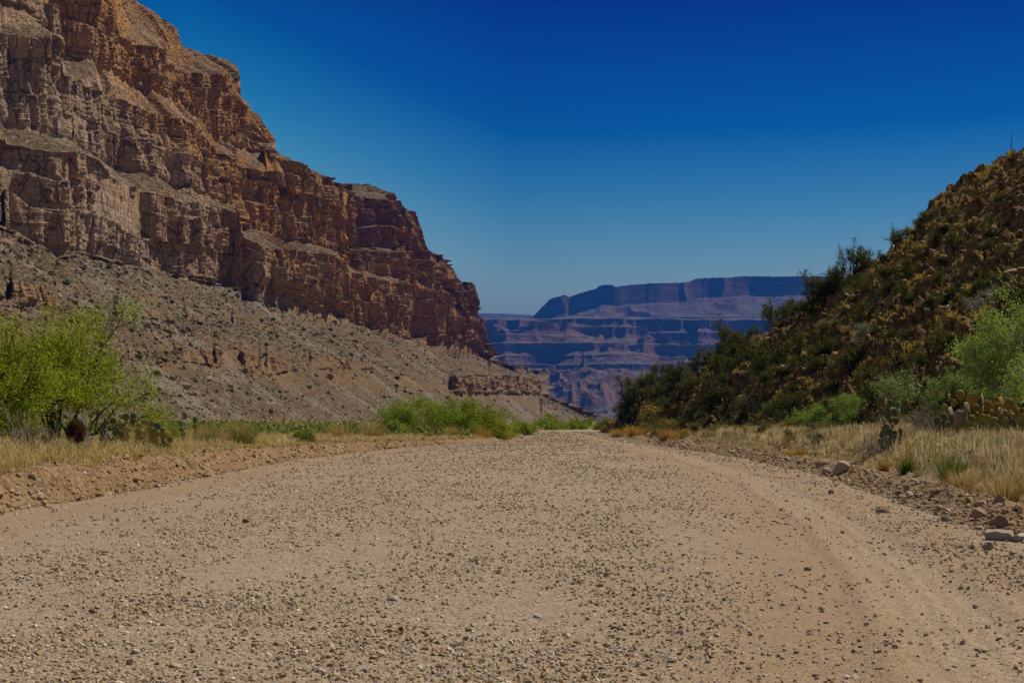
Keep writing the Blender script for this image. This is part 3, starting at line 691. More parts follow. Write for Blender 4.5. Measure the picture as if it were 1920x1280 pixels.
def plant(name, seed, H, W, stems=5, depth=3, leaf=.05, nleaf=4000, cols=GREENS, bark=None, clump=.16, nch=(3, 4), lean=1.0, rad=.03, parts=('foliage', 'stem'), aspect=.4, grav=0.05, spread=.7, var=.25, asp_leafdir=False):
    rg = np.random.RandomState(seed); out, tips = [], []
    for s in range(stems):
        a = rg.rand()*2*math.pi; d = np.array([math.cos(a)*lean*rg.rand(), math.sin(a)*lean*rg.rand(), .8+.3*rg.rand()])
        grow(rg, (rg.randn()*.05*W, rg.randn()*.05*W, -.1), d, H*.5*(.7+.5*rg.rand()), rad, 0, depth, out, tips, nch, spread, grav)
    T = np.array([t[0] for t in tips]); TD = np.array([t[1] for t in tips])
    allp = np.vstack([p for p, _ in out]); zmax = np.percentile(allp[:, 2], 99); rmax = np.percentile(np.hypot(allp[:, 0], allp[:, 1]), 97)
    fz = H/zmax; fr = W*.5/rmax
    sc_ = np.array([fr, fr, fz])
    out = [(p*sc_, r) for p, r in out]; T = T*sc_
    idx = rg.randint(len(T), size=nleaf); w = .3+rg.rand(len(T))
    P = T[idx]+rg.randn(nleaf, 3)*clump*w[idx][:, None]*np.array([1, 1, .75]); P[:, 2] = np.maximum(P[:, 2], .03)
    V, Fa, c = leaves(P, leaf, rg, aspect, cols, .2, TD[idx] if asp_leafdir else None, var)
    me1 = make_mesh(name+'_foliage', V, Fa, M_leaf, False, tint=c)
    V, Fa = tube_mesh(out, 4); me2 = make_mesh(name+'_stem', V, Fa, bark or M_bark, True)
    root = empty(name, (0, 0, 0))
    link(parts[0], me1, root); link(parts[1], me2, root)
    return root
def proto_used(root, used={}):
    f = root.name not in used; used[root.name] = 1; return f
def put(proto, x, y, z, rz, s, label, cat, group=None):
    if proto_used(proto):
        o = proto; o.location = (x, y, z); o.rotation_euler = (0, 0, rz); o.scale = (s, s, s) if not hasattr(s, '__len__') else s
    else: o = dup(proto, (x, y, z), rz, s)
    tag(o, label, cat)
    if group: o['group'] = group
    elif 'group' in o: del o['group']
    return o
def gz(x, y): return float(ground_z(np.array([float(x)]), np.array([float(y)]))[0])
def X_at(px, d): return (px-960)/F*d
PALO = [(.24, .32, .016), (.30, .38, .02), (.36, .42, .03), (.18, .25, .016), (.42, .42, .025)]

# --- the large tree left
t_ = plant('desert_tree', 5, 4.7, 6.5, stems=8, depth=4, leaf=.10, nleaf=42000, cols=PALO, clump=.24, nch=(2, 4), lean=1.5, rad=.075, parts=('crown', 'trunk'), aspect=.3, grav=.04)
d = 48; x = X_at(104, d); put(t_, x, d, gz(x, d)-.05, .6, 1, 'large feathery bright green desert tree with dark bare limbs at the left edge', 'tree')
t_ = plant('desert_tree', 9, 3.6, 4.2, stems=6, depth=4, leaf=.095, nleaf=30000, cols=PALO, clump=.17, nch=(2, 4), lean=1.4, rad=.06, parts=('crown', 'trunk'), aspect=.3)
d = 43; x = X_at(-45, d); put(t_, x, d, gz(x, d)-.05, 1.6, 1, 'feathery green desert tree cut off by the left frame edge, beside the large one', 'tree')
# right side tree
t_ = plant('desert_tree', 14, 3.3, 4.4, stems=7, depth=4, leaf=.08, nleaf=28000, cols=[(.27,.38,.06),(.33,.45,.08),(.38,.50,.10),(.2,.3,.05)], clump=.17, nch=(2, 4), lean=1.4, rad=.05, parts=('crown', 'trunk'), aspect=.3, bark=M_grey)
x, d, z = hill_px(1900, 772); put(t_, x, d, z-.1, .4, 1.02, 'feathery pale green desert tree behind the big prickly pear at the right edge', 'tree')

# --- green shrubs along the road
def shrub(seed, H, W, n, cols, **kw): return plant('desert_shrub', seed, H, W, nleaf=n, cols=cols, **kw)
GB = [(.21, .28, .016), (.26, .33, .02), (.15, .21, .014), (.33, .36, .024)]
near = [  # px, d, H(px), W(px), seed, colours, label
 (790, 108, 62, 135, 21, GB, 'bright green bushy shrub, largest and leftmost of the roadside thicket'),
 (835, 111, 58, 110, 41, GB, 'bright green shrub between the two tallest of the roadside thicket'),
 (748, 104, 34, 60, 42, GB, 'low green shrub at the left end of the roadside thicket'),
 (900, 118, 46, 90, 43, GB, 'bright green shrub in the right half of the roadside thicket'),
 (870, 115, 58, 110, 22, GB, 'bright green shrub just right of the largest roadside bush'),
 (925, 122, 42, 80, 23, GB, 'lower green shrub at the right end of the roadside thicket'),
 (975, 150, 26, 60, 24, GB, 'small green shrub at the bend of the road'),
 (1035, 240, 24, 80, 25, GB, 'green bush beyond the far end of the gravel, left one'),
 (1085, 250, 18, 60, 26, GB, 'green bush beyond the far end of the gravel, right one'),
 (1130, 235, 18, 44, 27, GB, 'small green bush at the road end under the valley notch'),
 (330, 62, 32, 120, 28, GB, 'low green shrub behind the left prickly pears'),
 (440, 70, 24, 90, 29, GB, 'low green shrub behind the dry grass left of centre'),
 (570, 66, 20, 40, 30, GB, 'small dark green shrub in the grass at the talus foot'),
 (1590, 47, 52, 160, 31, [(.20,.29,.045),(.26,.35,.06),(.16,.23,.035)], 'light green spreading shrub left of the smaller prickly pear'),
 (1530, 52, 34, 90, 32, [(.20,.29,.045),(.26,.35,.06),(.16,.23,.035)], 'low light green shrub at the foot of the hill left of the spreading one'),
 (1690, 46, 84, 70, 33, [(.24,.31,.09),(.30,.37,.12),(.20,.26,.07)], 'tall wispy pale green shrub above the smaller prickly pear'),
 (1795, 44, 62, 90, 34, [(.20,.28,.06),(.26,.34,.09),(.16,.22,.045)], 'pale green shrub left of the right edge tree behind the big prickly pear'),
 (1850, 36.5, 48, 80, 35, [(.17,.25,.05),(.22,.31,.06)], 'dense green shrub directly behind the big prickly pear'),
]
for px_, d, hp, wp, sd, cl, lab in near:
    k = d/F; x = X_at(px_, d); H = hp*k*1.15; W = wp*k*1.1
    g = gz(x, d) if px_ < 1450 else max(gz(x, d), -9)
    if px_ > 1480:
        x, d, g = hill_px(px_, {31: 800, 32: 796, 33: 792, 34: 770, 35: 782}[sd]); k = d/F; H = hp*k*1.1; W = wp*k*1.1
    wis = sd == 33
    p = shrub(sd, H, W, int(4000+wp*hp*(1.6 if not wis else .5)), cl, stems=9, depth=3, leaf=max(.075, 2.6*k*1.3), clump=H*.11, nch=(2, 4), lean=1.3, rad=.02, aspect=.35, bark=M_grey if px_ > 1480 else M_bark, grav=.03)
    put(p, x, d, g-.03, sd*1.3, 1, lab, 'shrub')

# --- grass
GRASS = np.array([(.60, .45, .17), (.66, .51, .22), (.52, .37, .13), (.68, .56, .28), (.42, .31, .12)])
def grass_mesh(name, P, h, rng, blades=14, spreadr=.12, cols=GRASS, width=.006, lean=.5, tintn=None, var=.2):
    n = len(P); N = n*blades
    base = np.repeat(P, blades, 0)+np.concatenate([rng.randn(N, 2)*np.repeat(spreadr*h, blades)[:, None]*1.0, np.zeros((N, 1))], 1)
    hh = np.repeat(h, blades)*(.5+.7*rng.rand(N))
    ang = rng.rand(N)*2*math.pi; ln = lean*rng.rand(N)
    dx, dy = np.cos(ang)*ln*hh, np.sin(ang)*ln*hh
    w = width*np.repeat(np.maximum(1, P[:, 1]/22), blades)*(.6+.8*rng.rand(N))
    wa = rng.rand(N)*math.pi; wx, wy = np.cos(wa)*w, np.sin(wa)*w
    z0 = -.03
    v0 = base+np.stack([-wx, -wy, 0*w+z0], 1); v1 = base+np.stack([wx, wy, 0*w+z0], 1)
    v2 = base+np.stack([dx*.35+wx*.7, dy*.35+wy*.7, hh*.6], 1); v3 = base+np.stack([dx*.35-wx*.7, dy*.35-wy*.7, hh*.6], 1)
    v4 = base+np.stack([dx, dy, hh], 1)
    V = np.stack([v0, v1, v2, v3, v4], 1).reshape(-1, 3); b = (np.arange(N)*5)[:, None]
    ci = np.repeat(rng.randint(len(cols), size=n), blades)
    c = cols[ci]*(1-var+2*var*rng.rand(N, 1))
    return make_mesh(name, V, [b+np.array([[0, 1, 2, 3]]), b+np.array([[3, 2, 4]])], M_dry, False, tint=np.repeat(c, 5, 0))
rng = np.random.RandomState(31)
def left_grass(n):
    y = 16*np.exp(rng.rand(n)*2.1); u = 1.0+rng.rand(n)**1.5*(6+.33*y)
    x = xl(y)-u; k = (x > -.42*y-2) & (rng.rand(n) < np.clip(.85+.8*fbm(x*.5, y*.25, None, 3, 151), .05, 1)); x, y, u = x[k], y[k], u[k]
    return np.stack([x, y, ground_z(x, y)], 1), u
P, u = left_grass(22000)
h = (.10+.30*rng.rand(len(P))**1.5)*(.75+.7*np.clip(fbm(P[:, 0]*.3, P[:, 1]*.15, None, 2, 152)+.3, 0, 1))*sstep(.6, 2.0, u)+.05
me = grass_mesh('dry_grass', P, h, rng, 16, .5, lean=1.1)
tag(link('dry_grass', me), 'pale yellow dry grass covering the left verge above the bank', 'grass', kind='stuff')
n = 16000; y = 12*np.exp(rng.rand(n)*2.35); w = 1.5+rng.rand(n)**1.2*(5.5+.1*y); x = xr(y)+w
k = (x < .42*y+7) & (rng.rand(n) < np.clip(.42+2.0*fbm(x*.45, y*.22, None, 3, 153), .03, 1)); x, y, w = x[k], y[k], w[k]
P = np.stack([x, y, ground_z(x, y)], 1)
h = (.10+.26*rng.rand(len(P)))*sstep(.9, 3, w)+.05
me = grass_mesh('dry_grass', P, h, rng, 14, .3, np.array([(.64, .49, .24), (.7, .56, .31), (.5, .37, .18), (.36, .26, .13), (.7, .6, .37)]))
tag(link('dry_grass', me), 'thin straw coloured dry grass on the right verge below the hill', 'grass', kind='stuff')
# low green weeds
n = 1800; y = 18*np.exp(rng.rand(n)*1.9); sd = rng.rand(n) < .6; x = np.where(sd, xl(y)-1.2-rng.rand(n)*(3+.2*y), xr(y)+1.5+rng.rand(n)*5)
k = fbm(x*.35, y*.15, None, 3, 154) > .12; P = np.stack([x[k], y[k], ground_z(x[k], y[k])], 1)
me = grass_mesh('green_weeds', P, .1+.14*rng.rand(len(P)), rng, 12, .4, np.array([(.14, .16, .04), (.18, .2, .05), (.22, .22, .07)]))
tag(link('green_weeds', me), 'low green weeds mixed into the dry grass of both verges', 'weeds', kind='stuff')

n = 5200; y = 95*np.exp(rng.rand(n)*1.35); xa = xl(y)-1.5; x = xa-rng.rand(n)*(np.minimum(.45*y+30, 130)); k = (x > -.40*y-4); x, y = x[k], y[k]
P0 = np.stack([x, y, ground_z(x, y)], 1); m = 9
gm = (fbm(x*.03, y*.02, None, 3, 171) > .0)
PP = (P0[:, None]+rng.randn(len(P0), m, 3)*np.array([.6, .6, .28])).reshape(-1, 3); PP[:, 2] += .35
cc = np.where(np.repeat(gm, m)[:, None], np.array([(.17, .21, .04)]), np.array([(.44, .34, .14)]))*(.7+.6*rng.rand(len(PP), 1))
V, Fa, c = leaves(PP, .42, rng, .5, [(1, 1, 1)], .6, None, 0); c = np.repeat(cc, 4, 0)
tag(link('valley_scrub', make_mesh('valley_scrub', V, Fa, M_dry, False, tint=c)), 'low green and straw scrub covering the valley floor before the talus', 'scrub', kind='stuff')
n = 1500; y = 20*np.exp(rng.rand(n)*1.75); x = xr(y)+1.7+rng.rand(n)*6; k = (x < .42*y+6) & (fbm(x*.3, y*.15, None, 3, 173) > -.08); x, y = x[k], y[k]
P0 = np.stack([x, y, ground_z(x, y)], 1); m = 40
sc_ = (.10+.16*rng.rand(len(P0), 1, 1)**2)
PP = (P0[:, None]+rng.randn(len(P0), m, 3)*sc_*np.array([1, 1, .55])).reshape(-1, 3); PP[:, 2] += .10
bc = np.array([(.30, .28, .09), (.22, .15, .07), (.50, .35, .08), (.36, .34, .17), (.20, .25, .05)])[rng.choice(5, len(P0), p=[.3, .25, .15, .15, .15])]
V, Fa, c = leaves(PP, .075, rng, .35, [(1, 1, 1)], .5, None, .3); c = c*np.repeat(np.repeat(bc, m, 0), 4, 0)
tag(link('verge_scrub', make_mesh('verge_scrub', V, Fa, M_dry, False, tint=c)), 'patchy olive, brown and gold low scrub on the right verge', 'scrub', kind='stuff')
# individual tufts
def tuft(name, seed, H, W, nb, cols, width=.008, lean=.75):
    rg = np.random.RandomState(seed); P = np.stack([rg.randn(nb)*W*.10, rg.randn(nb)*W*.10, np.zeros(nb)], 1)
    ang = np.arctan2(P[:, 1], P[:, 0])+rg.randn(nb)*.5; ln = np.minimum(np.hypot(P[:, 0], P[:, 1])/(W*.10)*.42, 1.3)*lean
    hh = H*(.5+.6*rg.rand(nb)); N = nb
    dx, dy = np.cos(ang)*ln*W*.5, np.sin(ang)*ln*W*.5
    wa = rg.rand(N)*math.pi; wx, wy = np.cos(wa)*width, np.sin(wa)*width
    v0 = P+np.stack([-wx, -wy, 0*wx-.04], 1); v1 = P+np.stack([wx, wy, 0*wx-.04], 1)
    v2 = P+np.stack([dx*.45+wx*.6, dy*.45+wy*.6, hh*.65], 1); v3 = P+np.stack([dx*.45-wx*.6, dy*.45-wy*.6, hh*.65], 1); v4 = P+np.stack([dx, dy, hh], 1)
    V = np.stack([v0, v1, v2, v3, v4], 1).reshape(-1, 3); b = (np.arange(N)*5)[:, None]
    cols = np.array(cols); c = np.repeat(cols[rg.randint(len(cols), size=N)]*(.8+.4*rg.rand(N, 1)), 5, 0)
    return make_mesh(name, V, [b+np.array([[0, 1, 2, 3]]), b+np.array([[3, 2, 4]])], M_dry, False, tint=c)
YEL = [(.46, .33, .12), (.52, .38, .14), (.38, .26, .09)]; GRN = [(.15, .19, .03), (.2, .24, .04), (.11, .14, .03)]; OLV = [(.22, .22, .08), (.27, .27, .1), (.18, .2, .08)]
ORG = [(.45, .27, .06), (.50, .33, .08), (.36, .22, .05)]
TUFTS = [ # px, d, H px, W px, colours, label
 (450, 51, 40, 62, GRN, 'round bunchgrass clump with a green heart, right of the grey green one'),
 (450, 51.4, 55, 76, YEL, 'dry golden halo of bunchgrass around the green hearted clump'),
 (390, 50, 34, 50, OLV, 'grey green bunchgrass clump left of the green hearted one'),
 (385, 50.8, 50, 80, YEL, 'golden bunchgrass behind the grey green clump'),
 (275, 39, 66, 100, YEL, 'big arching tuft of golden dry stalks before the left prickly pear'),
 (575, 60, 30, 36, GRN, 'small bright green tuft above the left road bank'),
 (640, 75, 36, 60, YEL, 'tall golden tuft on the left verge halfway to the thicket'),
 (700, 86, 36, 60, YEL, 'golden tuft left of the brown bush by the thicket'),
 (850, 106, 26, 60, YEL, 'golden tuft at the road edge under the green thicket'),
 (900, 110, 24, 60, ORG, 'yellow orange tuft at the road edge under the thicket, left of two'),
 (945, 119, 20, 50, ORG, 'yellow orange tuft at the tip of the left verge, right of two'),
 (1660, 36, 24, 32, ORG, 'orange yellow tuft on the right verge below the smaller prickly pear'),
 (1700, 34, 30, 36, GRN, 'small green tuft right of the orange one on the right verge'),
 (1785, 29, 46, 70, GRN, 'larger green tuft in the dry grass below the big prickly pear'),
 (1500, 50, 20, 34, ORG, 'mustard yellow tuft at the berm, right of a twin'),
 (1478, 51, 16, 24, ORG, 'smaller mustard tuft left of its twin at the berm'),
 (1800, 26, 50, 80, YEL, 'straw coloured tuft spreading below the green tuft'),
 (1890, 23, 56, 110, YEL, 'broad pale straw tuft at the right frame edge above the rock pile'),
 (1250, 90, 26, 46, ORG, 'yellow tuft at the foot of the hill where the road narrows'),
 (1190, 120, 22, 50, ORG, 'yellow tuft at the far right road edge under the dark shrubs'),
 (1160, 135, 18, 40, ORG, 'farthest yellow tuft on the right road edge'),
]
for i, (px_, d, hp, wp, cl, lab) in enumerate(TUFTS):
    k = d/F; x = X_at(px_, d); me = tuft('grass_tuft', 300+i, hp*k, wp*k*1.25, 420, cl, width=max(.006, k*.35))
    tag(link('grass_tuft', me, loc=(x, d, gz(x, d))), lab, 'grass tuft')

# dead brush on the left
def dead_bush(seed, H, W, stems, mat, leafcols=None, nleaf=0, lean=1.5):
    rg = np.random.RandomState(seed); out, tips = [], []
    for s in range(stems):
        a = rg.rand()*2*math.pi
        grow(rg, (rg.randn()*.08, rg.randn()*.08, 0), (math.cos(a)*lean*rg.rand(), math.sin(a)*lean*rg.rand(), .7), H*.55, .02, 0, 3, out, tips, (2, 3), .6, .0, .22)
    allp = np.vstack([p for p, _ in out]); s = np.array([W*.5/np.percentile(np.hypot(allp[:, 0], allp[:, 1]), 96)]*2+[H/np.percentile(allp[:, 2], 98)])
    V, Fa = tube_mesh([(p*s, np.maximum(r, .006)) for p, r in out], 3)
    return make_mesh('dead_bush', V, Fa, mat, True)
for px_, d, hp, wp, st, mt, lab in [(60, 33, 78, 120, 14, M_grey, 'tangled grey bare branches of a dead bush below the large tree'),
      (65, 31, 62, 60, 16, M_twig, 'reddish brown dead bush in the dry grass at far left'),
      (165, 34, 80, 70, 9, M_grey, 'sparse whitish bare twigs beside the brown nest ball'),
      (700, 88, 24, 40, 10, M_twig, 'small dark brown dead bush left of the green thicket'),
      (815, 100, 30, 46, 12, M_twig, 'dark brown twiggy patch at the base of the green thicket'),
      (1730, 44, 50, 110, 16, M_grey, 'grey brown twiggy bush between the two right prickly pears'),
      (1640, 41, 44, 70, 10, M_grey, 'low bare twigs at the foot of the smaller prickly pear')]:
    k = d/F; x = X_at(px_, d); me = dead_bush(int(400+px_), hp*k, wp*k, st, mt)
    tag(link('dead_bush', me, loc=(x, d, gz(x, d))), lab, 'bush')
# brown ball (clump of dried twigs hung on a bent stem)
rg = np.random.RandomState(77); d = 33.5; x = X_at(142, d); k = d/F
root = empty('twig_ball', (x, d, gz(x, d))); tag(root, 'dense dark brown ball of dried twigs on a thin bent stem', 'plant')
Pp = rg.randn(2600, 3); Pp /= np.linalg.norm(Pp, axis=1, keepdims=True); Pp *= (.2+.8*rg.rand(2600, 1)**.5)*np.array([.23, .2, .30])
V, Fa, c = leaves(Pp, .13, rg, .10, [(.13, .055, .02), (.18, .08, .03), (.09, .04, .018)], 0, None, .3)
V[:, 2] += .62
link('clump', make_mesh('clump', V, Fa, M_dry, False, tint=c), root)
V, Fa = tube_mesh([(np.array([(-.75, 0, 0), (-.5, 0, .10), (-.28, .0, .22), (-.1, 0, .42), (0, 0, .62)]), np.array([.022, .02, .018, .016, .012])), (np.array([(-.5, 0, .10), (-.42, 0, .25), (-.45, .03, .38)]), np.array([.012, .009, .006]))], 5)
link('stem', make_mesh('stem', V, Fa, M_twig, True), root)

# ------------------------------------------------------------------ prickly pears
def pad_mat(name, a, b):
    t = NT(name); tc = t.n('ShaderNodeTexCoord').outputs['Object']
    v = t.voro(tc, 26); f = t.ramp(v, [(0.12, .75), (0.24, 0)])
    n = t.noise(tc, 5, 3); c = t.ramp(n, [(0.35, a), (0.65, b)])
    c = t.mix(f, c, (.5, .36, .18)); return t.surf(c, .6, t.bump(v, .3, .01), spec=.3, trans=.12)
MP = {'g': pad_mat('pad_green', (.12, .15, .05), (.17, .19, .075)), 'o': pad_mat('pad_orange', (.36, .20, .03), (.46, .29, .05)),
      'p': pad_mat('pad_pink', (.33, .21, .15), (.42, .28, .21)), 'w': pad_mat('pad_pale', (.30, .33, .22), (.40, .42, .30)), 'y': pad_mat('pad_olive', (.30, .27, .05), (.40, .33, .07))}
t = NT('pad_spines'); M_spine = t.surf((.62, .42, .16), .6, trans=.4)
def pad_mesh(kind):
    V = S2[0].copy(); w = .40*(1-.22*np.clip(-V[:, 2], -1, 1)); V = np.stack([V[:, 0]*w, V[:, 1]*.085, V[:, 2]*.5+.48], 1)
    rg = np.random.RandomState(5); n = 46; a = np.linspace(-.45, math.pi+.45, n); c0 = np.stack([np.cos(a)*.40*(1+.22*np.sin(a)*.9), 0*a, np.sin(a)*.5+.48], 1)
    d = np.stack([np.cos(a), .5*rg.randn(n), np.sin(a)], 1)+.35*rg.randn(n, 3); L = .055
    s = np.stack([c0+np.array([0, .012, 0]), c0-np.array([0, .012, 0]), c0+d*L], 1).reshape(-1, 3)
    Vv = np.vstack([V, s]); F2 = len(V)+np.arange(n*3).reshape(n, 3); Fa = np.vstack([S2[1], F2])
    mi = np.concatenate([np.zeros(len(S2[1])), np.ones(n)])
    return make_mesh('pad_'+kind, Vv, Fa, [MP[kind], M_spine], True, midx=mi)
PADM = {k: pad_mesh(k) for k in MP}
def prickly(px_, d, pads, label, zoff=0, name='prickly_pear'):
    """pads: (px, py, width px, height px, tilt in picture deg, turn deg, colour) ; each stands on its own depth inside the clump"""
    x0 = X_at(px_, d); g = gz(x0, d)+zoff; root = empty(name, (x0, d, g-.02)); tag(root, label, 'cactus')
    rg = np.random.RandomState(int(px_)); k = d/F
    for (ax, ay, w, h, tilt, turn, c) in pads:
        off = rg.uniform(-.35, .35); dd = d+off; kk = dd/F
        bx = (ax-960)*kk-x0; bz = CZ-(ay-HY)*kk-g
        o = link('pad', PADM[c], root); hh = h*kk/.98; ww = w*kk/.8
        co = max(abs(math.cos(R(turn))), .35)
        th = R(tilt); o.scale = (min(ww/co, hh*1.25), hh, hh)
        o.location = (bx-math.sin(th)*hh*.48, off, bz-math.cos(th)*hh*.48)
        o.rotation_euler = (0, th, R(turn)) if False else (rg.uniform(-.2, .2), th, R(turn))
    # lower pads carry the upper ones down to the ground
    low = [(ax, ay, w, h, c) for (ax, ay, w, h, tilt, turn, c) in pads if CZ-(ay-HY)*k-g < .80]
    for (ax, ay, w, h, c) in low:
        zc = CZ-(ay-HY)*k-g; bx = (ax-960)*k-x0; hh = max(h, 15)*k; n_ = 0
        while zc-hh*.75 > .02 and n_ < 4:
            zc -= hh*.78; bx += rg.uniform(-.05, .05); n_ += 1
            o = link('pad', PADM['g' if c in 'gw' else 'y'], root); o.scale = (hh*1.05, hh, hh); o.location = (bx, rg.uniform(-.2, .2), zc-hh*.48); o.rotation_euler = (rg.uniform(-.25, .25), rg.uniform(-.25, .25), rg.uniform(-.5, .5))
prickly(1812, 42, [(1802,740,17,22,-8,10,'o'),(1824,746,19,22,10,-15,'o'),(1843,748,9,22,0,60,'p'),(1788,754,20,14,-70,10,'o'),(1775,745,8,16,-30,60,'y'),(1756,762,17,13,-80,5,'g'),(1770,765,14,18,10,20,'y'),
  (1782,770,12,18,-20,50,'w'),(1798,782,23,28,5,10,'p'),(1812,764,14,24,-20,40,'p'),(1814,780,11,18,20,55,'p'),(1829,764,15,16,-10,25,'o'),(1840,768,10,20,5,55,'o'),(1850,760,20,22,30,5,'o'),(1835,780,14,20,5,30,'o'),(1822,785,14,18,-20,25,'y'),
  (1758,788,20,16,-70,15,'g'),(1770,780,16,16,-30,20,'g'),(1775,797,18,18,-10,30,'g'),(1790,804,20,22,10,15,'g'),(1760,806,18,12,-80,5,'y'),(1860,775,14,18,10,20,'o'),(1870,762,14,18,-20,15,'o'),(1878,753,16,22,-5,50,'o'),(1868,752,16,18,5,10,'o'),
  (1892,757,18,22,15,5,'o'),(1877,770,14,16,5,40,'p'),(1903,766,20,12,70,5,'o'),(1885,775,16,18,0,15,'o'),(1897,778,8,22,0,65,'w'),(1908,776,16,14,60,10,'y'),(1850,785,16,18,-5,20,'y'),(1915,770,12,16,20,30,'o'),(1865,788,18,16,0,10,'y'),(1888,790,18,14,5,15,'y'),(1842,795,18,18,0,20,'g'),(1812,800,22,20,0,10,'g'),(1778,816,20,18,-5,10,'g'),(1796,822,20,18,0,20,'g'),(1815,820,20,18,5,10,'g'),(1768,826,16,14,-10,10,'y'),(1830,808,18,16,0,20,'y'),(1858,802,18,16,5,10,'y'),(1876,803,16,14,0,20,'y')],
  'large prickly pear with orange rimmed and pinkish pads at the right edge')
prickly(1668, 42, [(1650,748,18,13,-70,5,'g'),(1668,756,15,18,20,15,'g'),(1660,754,7,16,0,65,'y'),(1671,766,8,17,-10,60,'w'),(1686,758,10,16,0,45,'g'),(1701,754,8,16,15,60,'g'),(1653,770,17,13,-60,10,'g'),(1678,771,14,16,10,20,'g'),(1686,770,6,14,0,70,'w'),
  (1657,789,9,15,-5,30,'w'),(1673,798,9,14,20,40,'w'),(1664,778,14,14,-10,10,'g'),(1672,788,16,14,0,15,'g'),(1649,776,8,8,-30,40,'w'),(1680,788,14,14,10,15,'g'),(1660,803,16,14,0,10,'g'),(1676,812,16,14,0,10,'g'),(1655,815,15,13,-10,10,'g'),(1658,826,15,14,-5,20,'g'),(1670,829,16,14,5,5,'g'),(1682,822,14,14,10,20,'g'),(1690,806,12,12,20,20,'g')],
  'smaller dark green prickly pear in the shade of the light green shrub')
prickly(236, 39, [(227,778,8,13,0,50,'w'),(236,781,13,15,10,10,'g'),(250,779,10,14,-10,30,'g'),(212,788,15,13,-40,10,'g'),(200,790,10,12,-60,20,'g'),(193,798,12,11,-80,5,'g'),(249,789,11,13,10,10,'g'),(217,804,15,14,-10,10,'g'),(203,812,9,10,-20,30,'w'),(228,796,14,13,0,15,'g'),(214,812,8,8,0,20,'w'),(238,806,14,13,5,15,'y'),(225,812,14,13,0,15,'g')],
  'dark green prickly pear at the foot of the large tree')
prickly(285, 38.5, [(272,790,14,14,-10,15,'y'),(283,793,12,15,5,20,'y'),(295,797,13,13,20,10,'g'),(262,796,11,14,-20,30,'y'),(305,806,14,13,30,10,'y'),(312,812,11,13,10,30,'y'),(280,806,15,14,0,10,'y'),(294,812,14,13,5,10,'y'),(268,812,13,13,-5,15,'y')],
  'olive brown prickly pear right of the dark green one, behind golden stalks')
prickly(345, 52, [(346,778,10,15,0,20,'w'),(335,790,8,9,-10,25,'w'),(340,794,8,10,10,30,'w'),(346,792,7,10,0,40,'w'),(366,786,8,14,5,35,'g'),(342,803,10,11,0,20,'g'),(366,799,9,11,0,20,'g')],
  'small pale prickly pear standing apart behind the grass')
prickly(1838, 46, [(1838,722,6,15,5,50,'w'),(1838,736,7,14,0,40,'w'),(1834,748,9,14,-10,30,'w')], 'pale upright prickly pear pads half hidden in the green shrub', )
print('near plants', time.time()-T0)

# ------------------------------------------------------------------ hill plants
DK = [(.065, .075, .014), (.10, .105, .018), (.042, .05, .010), (.14, .14, .022)]
dk = []
for i in range(6):
    dk.append(plant('hill_shrub', 500+i, 2.4, 2.4, stems=5, depth=3, leaf=.10, nleaf=3600, cols=DK, clump=.17, nch=(2, 3), lean=.95, rad=.05, aspect=.55, grav=.03, spread=.6))
ol = []
for i in range(3):
    ol.append(plant('hill_shrub', 520+i, 1.5, 2.0, stems=7, depth=3, leaf=.08, nleaf=3000, cols=[(.14, .15, .045), (.18, .18, .06), (.10, .11, .03)], clump=.13, nch=(2, 3), lean=1.3, rad=.03, aspect=.45))
yl = []
for i in range(2):
    yl.append(plant('yellow_bush', 530+i, 1.2, 1.7, stems=8, depth=3, leaf=.07, nleaf=3200, cols=[(.30, .22, .035), (.36, .27, .05), (.22, .17, .03)], clump=.12, nch=(2, 3), lean=1.3, rad=.02, aspect=.4, bark=M_twig))
SK = [(1190,752,44,50),(1215,738,40,44),(1245,722,40,44),(1275,712,34,40),(1310,703,46,44),(1335,690,40,40),(1365,672,62,48),(1385,664,44,44),(1410,645,34,38),(1452,616,50,44),(1480,600,38,40),(1500,590,34,36),(1528,572,56,48),(1550,558,44,40),(1572,540,44,40),(1600,522,60,34),(1625,505,36,36),(1690,452,18,20),(1175,775,40,40)]
SKN = ['lowest dark shrub on the hill outline beside the valley notch', None, None, None, 'dark shrub with split top on the hill outline below the mesa butte', None, 'tall twin topped dark shrub standing out against the blue canyon', None, None,
       'dark shrub jutting left from the hill outline under the mesa rim', None, None, 'dark shrub on the outline just where the mesa top meets the hill', None, None, 'tall forked dark shrub against the sky, highest of the outline row', 'dark shrub right of the tall forked one against the sky', 'tiny bush on the outline where the hill steepens', 'dark shrub at the very tip of the hill by the road end']
G1 = 'dark shrubs on the right hillside'
rg = np.random.RandomState(61)
for i, (px_, py_, hp, wp) in enumerate(SK):
    x, y, z = hill_px(px_, py_+8); s = hp*1.25*y/F/2.4
    put(dk[i % 6], x, y, z-.15, rg.rand()*6.3, (s*wp/hp*1.1, s*wp/hp*1.1, s), SKN[i] or 'dark leafy shrub in the row along the outline of the right hill', 'shrub', G1)
cnt = 0; tried = []
